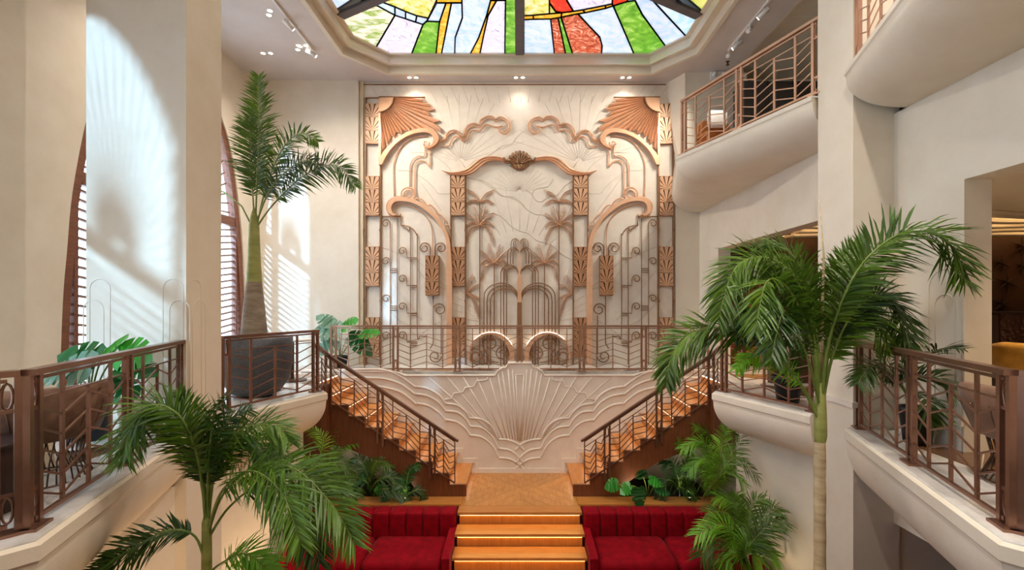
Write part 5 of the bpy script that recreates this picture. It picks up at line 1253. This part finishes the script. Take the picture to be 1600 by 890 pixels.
# ---- bar room behind the right arcade
ws = struct('wall_bar', MB().box((AX + 0.25, 8.3, MZ), (RX, 8.42, EYE + 1.3)), 'brown_wall', 'dark brown bar room wall with bronze stars')
MB().box((P(1525, 0, 8.28).x, 8.26, MZ + 0.75), (RX, 8.3, MZ + 0.80)).build('dado_rail', 'plaster_warm', ws)
MB().box((P(1525, 0, 8.28).x, 8.265, MZ), (RX, 8.3, MZ + 0.74)).build('wainscot', 'dark_brown', ws)
MB().box((P(1505, 0, 8.28).x, 8.2, MZ), (P(1525, 0, 8.28).x, 8.3, EYE + 1.25)).build('door_frame', 'dark_brown', ws)
MB().box((P(1524, 622, 8.29).x, 8.27, P(0, 505, 8.29).z), (P(1532, 622, 8.29).x, 8.3, P(0, 497, 8.29).z)).build('light_switch', 'plaster_warm', ws)
for (sx_, sy_, r, nm) in ((1565, 412, 15, 'upper'), (1532, 430, 10, 'leftmost'), (1573, 441, 20, 'middle'), (1566, 475, 22, 'lowest'), (1597, 385, 20, 'rightmost'), (1528, 398, 9, 'small upper left'), (1597, 416, 14, 'right edge')):
    c = P(sx_, sy_, 8.27); s_ = 8.27 / F
    t = thing('star_ornament', '%s thin six-pointed bronze star on the dark bar wall' % nm, 'wall ornament', c, 'bronze stars on the bar wall')
    for k in range(3):
        a = math.radians(90 + 60 * k + (8 if k else 0)); L_ = r * s_ * (1.0 if k == 0 else 1.1)
        d = V3((math.cos(a), 0, math.sin(a))) * L_; n_ = V3((-math.sin(a), 0, math.cos(a))) * 0.016
        MB().add([c - d, c + n_, c + d, c - n_, c + V3((0, -0.03, 0)), c + V3((0, 0.029, 0))], [(0, 4, 1), (1, 4, 2), (2, 4, 3), (3, 4, 0), (0, 1, 5), (1, 2, 5), (2, 3, 5), (3, 0, 5)]).build('ray', 'star_bronze', t)
t = thing('bar_counter', 'hammered copper bar counter beneath the bronze stars', 'counter', (P(1605, 0, 7.4).x, 7.4, TZ))
x0 = P(1563, 0, 7.4).x
MB().box((x0, 7.4, TZ), (x0 + 1.9, 8.0, TZ + 1.19)).build('front', 'hammered', t)
MB().box((x0 - 0.03, 7.36, TZ + 1.19), (x0 + 1.95, 8.05, TZ + 1.23)).build('counter_top', 'dark_brown', t)
MB().box((x0 - 0.11, 7.42, TZ), (x0 - 0.002, 8.0, TZ + 1.18)).build('end_post', 'dark_brown', t)
# wave ceiling of the bar room
wc = thing('ceiling_waves', 'glowing layered wave ceiling of the bar room', None, (7.6, 7.4, EYE + 1.1), kind='structure')
for k in range(5):
    y0 = 6.75 + k * 0.28
    pts = [V3((AX + 0.4 + 5.1 * i / 24, y0 + 0.10 * math.sin(i * 0.55 + k * 0.5), EYE + 1.29 - 0.03 * k)) for i in range(25)]
    vs_ = [p for p in pts] + [p + V3((0, 0.20, 0)) for p in pts] + [p + V3((0, 0, -0.05)) for p in pts] + [p + V3((0, 0.20, -0.05)) for p in pts]
    n = 25
    fs = [(2 * n + i, 2 * n + i + 1, 3 * n + i + 1, 3 * n + i) for i in range(n - 1)] + [(i, i + 1, 2 * n + i + 1, 2 * n + i) for i in range(n - 1)] + [(n + i, n + i + 1, 3 * n + i + 1, 3 * n + i) for i in range(n - 1)]
    MB().add(vs_, fs).build('wave_fin', 'plaster_warm', wc)
    vs_ = [p + V3((0, 0.20, -0.012)) for p in pts] + [p + V3((0, 0.285, -0.012)) for p in pts]
    MB().add(vs_, [(i, i + 1, n + i + 1, n + i) for i in range(n - 1)]).build('cove_strip', 'cove_glow', wc)
# panelled wall at the end of the right arcade room
wp = struct('wall_panelled', MB().box((AX + 0.25, 10.75, MZ), (RX, 10.9, EYE + 1.3)), 'brown_wall', 'brown wall at the end of the right arcade room')
for k in range(7):
    x = AX + 0.5 + k * 0.45
    MB().box((x, 10.70, MZ + 0.05), (x + 0.40, 10.75, EYE + 0.8)).build('door_panel', 'oak_riser' if k % 3 == 1 else 'walnut', wp)
struct('wall_partition', MB().box((5.35, 5.9, MZ), (5.5, 8.3, EYE + 1.3)), 'brown_wall', 'dark partition between bar room and arcade room')
# ---- upper gallery things
t = thing('cabinet', 'dark grey two-door cabinet in the upper right gallery', 'cabinet', (5.0, 9.6, UF))
xc0, xc1 = P(1163, 0, 9.4).x, P(1283, 0, 9.4).x
MB().box((xc0, 9.42, UF), (xc1, 9.9, P(0, 126, 9.4).z)).build('body', 'cabinet_dark', t)
nd = 3
for k in range(nd):
    a = xc0 + 0.01 + (xc1 - xc0 - 0.02) * k / nd; b_ = a + (xc1 - xc0 - 0.02) / nd - 0.008
    d_ = MB().box((a, 9.40, UF + 0.05), (b_, 9.418, P(0, 128, 9.4).z)).build('door', 'cabinet_dark', t)
    MB().bar((b_ - 0.05, 9.385, UF + 1.72), (b_ - 0.05, 9.385, UF + 1.80), 0.015, 0.02, (1, 0, 0)).build('handle', 'lead', d_)
def armchair(label, c):
    c = V3(c); t = thing('lounge_chair', label, 'chair', c)
    for sx_ in (-0.28, 0.28):
        MB().bar(c + V3((sx_, -0.28, 0)), c + V3((sx_, -0.24, 0.55)), 0.04, 0.04, (0, 1, 0)).build('leg', 'chair_wood', t)
        MB().bar(c + V3((sx_, 0.3, 0)), c + V3((sx_, 0.22, 0.86)), 0.04, 0.04, (0, 1, 0)).build('leg', 'chair_wood', t)
        MB().bar(c + V3((sx_, -0.28, 0.55)), c + V3((sx_, 0.26, 0.60)), 0.06, 0.03).build('armrest', 'chair_wood', t)
    rounded_box(tuple(c + V3((-0.26, -0.27, 0.30))), tuple(c + V3((0.26, 0.26, 0.46))), 0.04).build('seat', 'chair_caramel', t, True)
    rounded_box(tuple(c + V3((-0.26, 0.16, 0.44))), tuple(c + V3((0.26, 0.28, 0.92))), 0.04).build('backrest', 'chair_caramel', t, True)
ac = V3((P(1122, 0, 8.9).x, 8.9, UF))
armchair('caramel lounge chair with wooden frame behind the upper railing', ac)
tag(rounded_box(tuple(ac + V3((-0.17, 0.0, 0.74))), tuple(ac + V3((0.19, 0.13, 1.06))), 0.06).build('pillow', 'pillow_white', None, True), 'white pillow propped on the caramel lounge chair', 'pillow')
# ---- ceiling fittings
def downlight(px, py, label, ang=0.0, energy=40, aim=None, sz=105):
    c = PZ(px, py, CZ)
    t = thing('downlight', label, 'ceiling light', c, 'twin recessed downlights')
    for s_ in (-1, 1):
        q = c + V3((math.cos(ang), math.sin(ang), 0)) * 0.075 * s_
        MB().lathe(q + V3((0, 0, -0.006)), [(0.038, 0.002), (0.06, 0), (0.062, 0.006)], 16).build('rim', 'fixture_white', t)
        MB().lathe(q + V3((0, 0, -0.004)), [(0, 0), (0.04, 0)], 16).build('lens', 'lamp_glow', t)
    spot('downlight_beam', c + V3((0, 0, -0.03)), aim or (c.x, c.y, 0), energy, sz)
DE = 24
downlight(645, 121, 'left downlight pair in front of the relief screen', 0, DE, None, 120)
downlight(811.5, 121, 'middle downlight pair in front of the relief screen', 0, 13, None, 120)
downlight(978, 121, 'right downlight pair in front of the relief screen', 0, DE, None, 120)
downlight(421, 20, 'upper left downlight pair above the left gallery', -1.0, 70)
downlight(417, 83, 'far downlight pair above the potted palm', 0, 60)
downlight(467, 75, 'downlight pair beside the left lighting track', -0.9, 60)
for i, (x, y) in enumerate(((-5.0, 7.2), (-4.3, 1.5), (4.2, 6.3), (4.0, 4.2), (-4.3, 6.3), (2.0, 2.9), (0, 1.8), (-4.2, 9.4), (2.4, 0.6))):  # extra downlights added as interior fill, placed for where their light falls
    c = V3((x, y, CZ)); t = thing('downlight', ['downlight pair over the left gallery by the arched window', 'downlight pair above the left front gallery', 'downlight pair over the right gallery beyond the column', 'downlight pair over the right front gallery', 'downlight pair over the left column far side', 'downlight pair right of the skylight near edge', 'downlight pair at the skylight near edge', 'downlight pair left of the skylight above the back gallery', 'downlight pair above camera right'][i], 'ceiling light', c, 'twin recessed downlights')
    for s_ in (-1, 1):
        MB().lathe(c + V3((0.075 * s_, 0, -0.006)), [(0.038, 0.002), (0.06, 0), (0.062, 0.006)], 16).build('rim', 'fixture_white', t)
        MB().lathe(c + V3((0.075 * s_, 0, -0.004)), [(0, 0), (0.04, 0)], 16).build('lens', 'lamp_glow', t)
    tilt = {2: (-3.6, 5.7, 4.2), 4: (4.2, 4.6, 4.0)}
    spot('downlight_beam', c + V3((0, 0, -0.03)), tilt.get(i, (c.x * 0.9 + (0.7 if x < -4 else 0), c.y + 0.6, 0)), (150, 40, 300, 150, 300, 340, 260, 130, 300)[i], 85 if i in tilt else 130)
def track(label, a, b_, heads):
    A = PZ(*a, CZ - 0.02); B = PZ(*b_, CZ - 0.02); t = thing('lighting_track', label, 'track light', (A + B) / 2, 'white lighting tracks')
    MB().bar(A, B, 0.035, 0.035).build('track', 'fixture_white', t)
    for u, dx, dy, lit in heads:
        c = A.lerp(B, u); d = V3((dx, dy, -0.55)).normalized()
        h = MB().tube([c + V3((0, 0, -0.10)) - d * 0.09, c + V3((0, 0, -0.10)) + d * 0.11], 0.038, 12).build('spot_head', 'fixture_white', t, True)
        MB().bar(c, c + V3((0, 0, -0.10)), 0.018, 0.018).build('stem', 'fixture_white', h)
        MB().tube([c + V3((0, 0, -0.10)) + d * 0.111, c + V3((0, 0, -0.10)) + d * 0.113], 0.03, 12).build('lens', 'lamp_glow' if lit else 'fixture_white', h)
        if lit: spot('track_beam', c + V3((0, 0, -0.1)) + d * 0.14, c + d * 6, 150, 88, (1, 0.90, 0.78))
track('lighting track on the ceiling left of the skylight', (424, -4), (490, 80), [(0.35, 0.62, 0.5, 1), (0.92, 0.85, 0.30, 1)])
track('lighting track on the ceiling right of the skylight', (1205, -4), (1138, 79), [(0.15, -0.6, 0.5, 1), (0.45, -0.5, -0.5, 0), (0.75, -0.72, 0.42, 1), (0.97, -0.5, -0.5, 0)])
t = thing('emergency_light', 'white twin-head emergency light on the wall end by the upper gallery', 'emergency light', P(1121, 119, 10.47))
c = P(1121, 119, 10.49)
rounded_box(tuple(c + V3((-0.18, -0.08, -0.10))), tuple(c + V3((0.18, 0.0, 0.08))), 0.02, 2).build('body', 'fixture_white', t)
for s_ in (-0.10, 0.11): MB().tube([c + V3((s_, -0.08, 0)), c + V3((s_, -0.13, -0.01))], 0.055, 14).build('lamp_head', 'fixture_white', t, True)
t = thing('sprinkler', 'small sprinkler head on the ceiling near the upper gallery', 'sprinkler', PZ(1137, 96, CZ))
c = PZ(1137, 96, CZ)
MB().lathe(c + V3((0, 0, -0.05)), [(0, 0), (0.02, 0), (0.012, 0.03), (0.04, 0.045), (0.04, 0.05)], 10).build('head', 'wire', t)
MB().lathe(c + V3((0, 0, -0.075)), [(0, 0), (0.035, 0), (0.035, 0.006), (0, 0.006)], 10).build('deflector', 'wire', t)
t = thing('access_hatch', 'square plaster access hatch in the ceiling above the upper gallery', 'hatch', (5.0, 8.3, CZ + 0.11))
MB().box((4.72, 7.9, CZ + 0.105), (5.4, 8.6, CZ + 0.119)).build('panel', 'plaster_warm', t)
for a, b_ in (((4.72, 7.9), (5.4, 7.9)), ((5.4, 7.9), (5.4, 8.6)), ((5.4, 8.6), (4.72, 8.6)), ((4.72, 8.6), (4.72, 7.9))): MB().bar((*a, CZ + 0.10), (*b_, CZ + 0.10), 0.02, 0.012).build('frame', 'plaster', t)
# ---- lamps of the rooms behind the arcade
for i, (x, y) in enumerate(((5.0, 8.9), (6.4, 5.6), (5.2, 3.2), (7.8, 7.2))):
    c = V3((x, y, EYE + 1.3)); t = thing('downlight', ['downlight pair in the arcade room ceiling above the tall palm', 'downlight pair in the bar room ceiling', 'downlight pair above the right wire chair', 'downlight pair over the bar counter'][i], 'ceiling light', c, 'room downlights')
    for s_ in (-1, 1):
        MB().lathe(c + V3((0.08 * s_, 0, -0.006)), [(0, 0), (0.045, 0)], 14).build('lens', 'lamp_glow', t)
        MB().lathe(c + V3((0.08 * s_, 0, -0.008)), [(0.045, 0.002), (0.06, 0), (0.062, 0.008)], 14).build('rim', 'fixture_white', t)
    spot('room_beam', c + V3((0, 0, -0.03)), (x, y, 0), (110, 110, 110, 90)[i], 130, (1, 0.74, 0.46))

# ---- fill uplights added to warm the pit walls
for i, (x, y, tx, ty, e) in enumerate(((-3.3, 4.6, -3.75, 4.2, 45), (-3.1, 6.7, -3.9, 6.6, 30), (3.3, 6.6, 3.95, 6.7, 10), (-3.25, 3.2, -3.75, 2.8, 30))):
    t = thing('floor_uplight', ['brass floor uplight under the left front gallery', 'brass floor uplight under the left middle gallery', 'brass floor uplight under the right middle gallery', 'brass floor uplight nearest the camera on the left'][i], 'lamp', (x, y, 0), 'floor uplights')
    MB().lathe((x, y, 0.0), [(0, 0), (0.07, 0), (0.07, 0.08), (0.055, 0.085), (0.05, 0.06)], 16).build('housing', 'wire', t)
    MB().lathe((x, y, 0.0), [(0, 0.062), (0.05, 0.062)], 16).build('lens', 'lamp_glow', t)
    spot('uplight_beam', (x, y, 0.1), (tx, ty, 2.2), e, 110, (1, 0.72, 0.42))

for i, (x, y, tx, ty, e) in enumerate(((-3.0, 8.30, -3.0, 8.9, 9), (-1.95, 8.28, -2.2, 8.9, 7), (2.9, 8.30, 3.0, 8.9, 9), (1.95, 8.28, 2.2, 8.9, 6))):  # small lamps added to brighten the planting under the stairs
    t = thing('garden_spotlight', ['small garden spotlight at the outer end of the left planting box', 'small garden spotlight at the inner end of the left planting box', 'small garden spotlight at the outer end of the right planting box', 'small garden spotlight at the inner end of the right planting box'][i], 'lamp', (x, y, LZ), 'planting spotlights')
    MB().lathe((x, y, LZ), [(0, 0), (0.03, 0), (0.035, 0.03), (0.03, 0.05), (0.022, 0.045)], 12).build('housing', 'pot_black', t)
    MB().lathe((x, y, LZ + 0.04), [(0, 0), (0.024, 0)], 12).build('lens', 'led_white', t)
    spot('garden_beam', (x, y, LZ + 0.07), (tx, ty, LZ + 0.75), e, 120, (1, 0.86, 0.6))
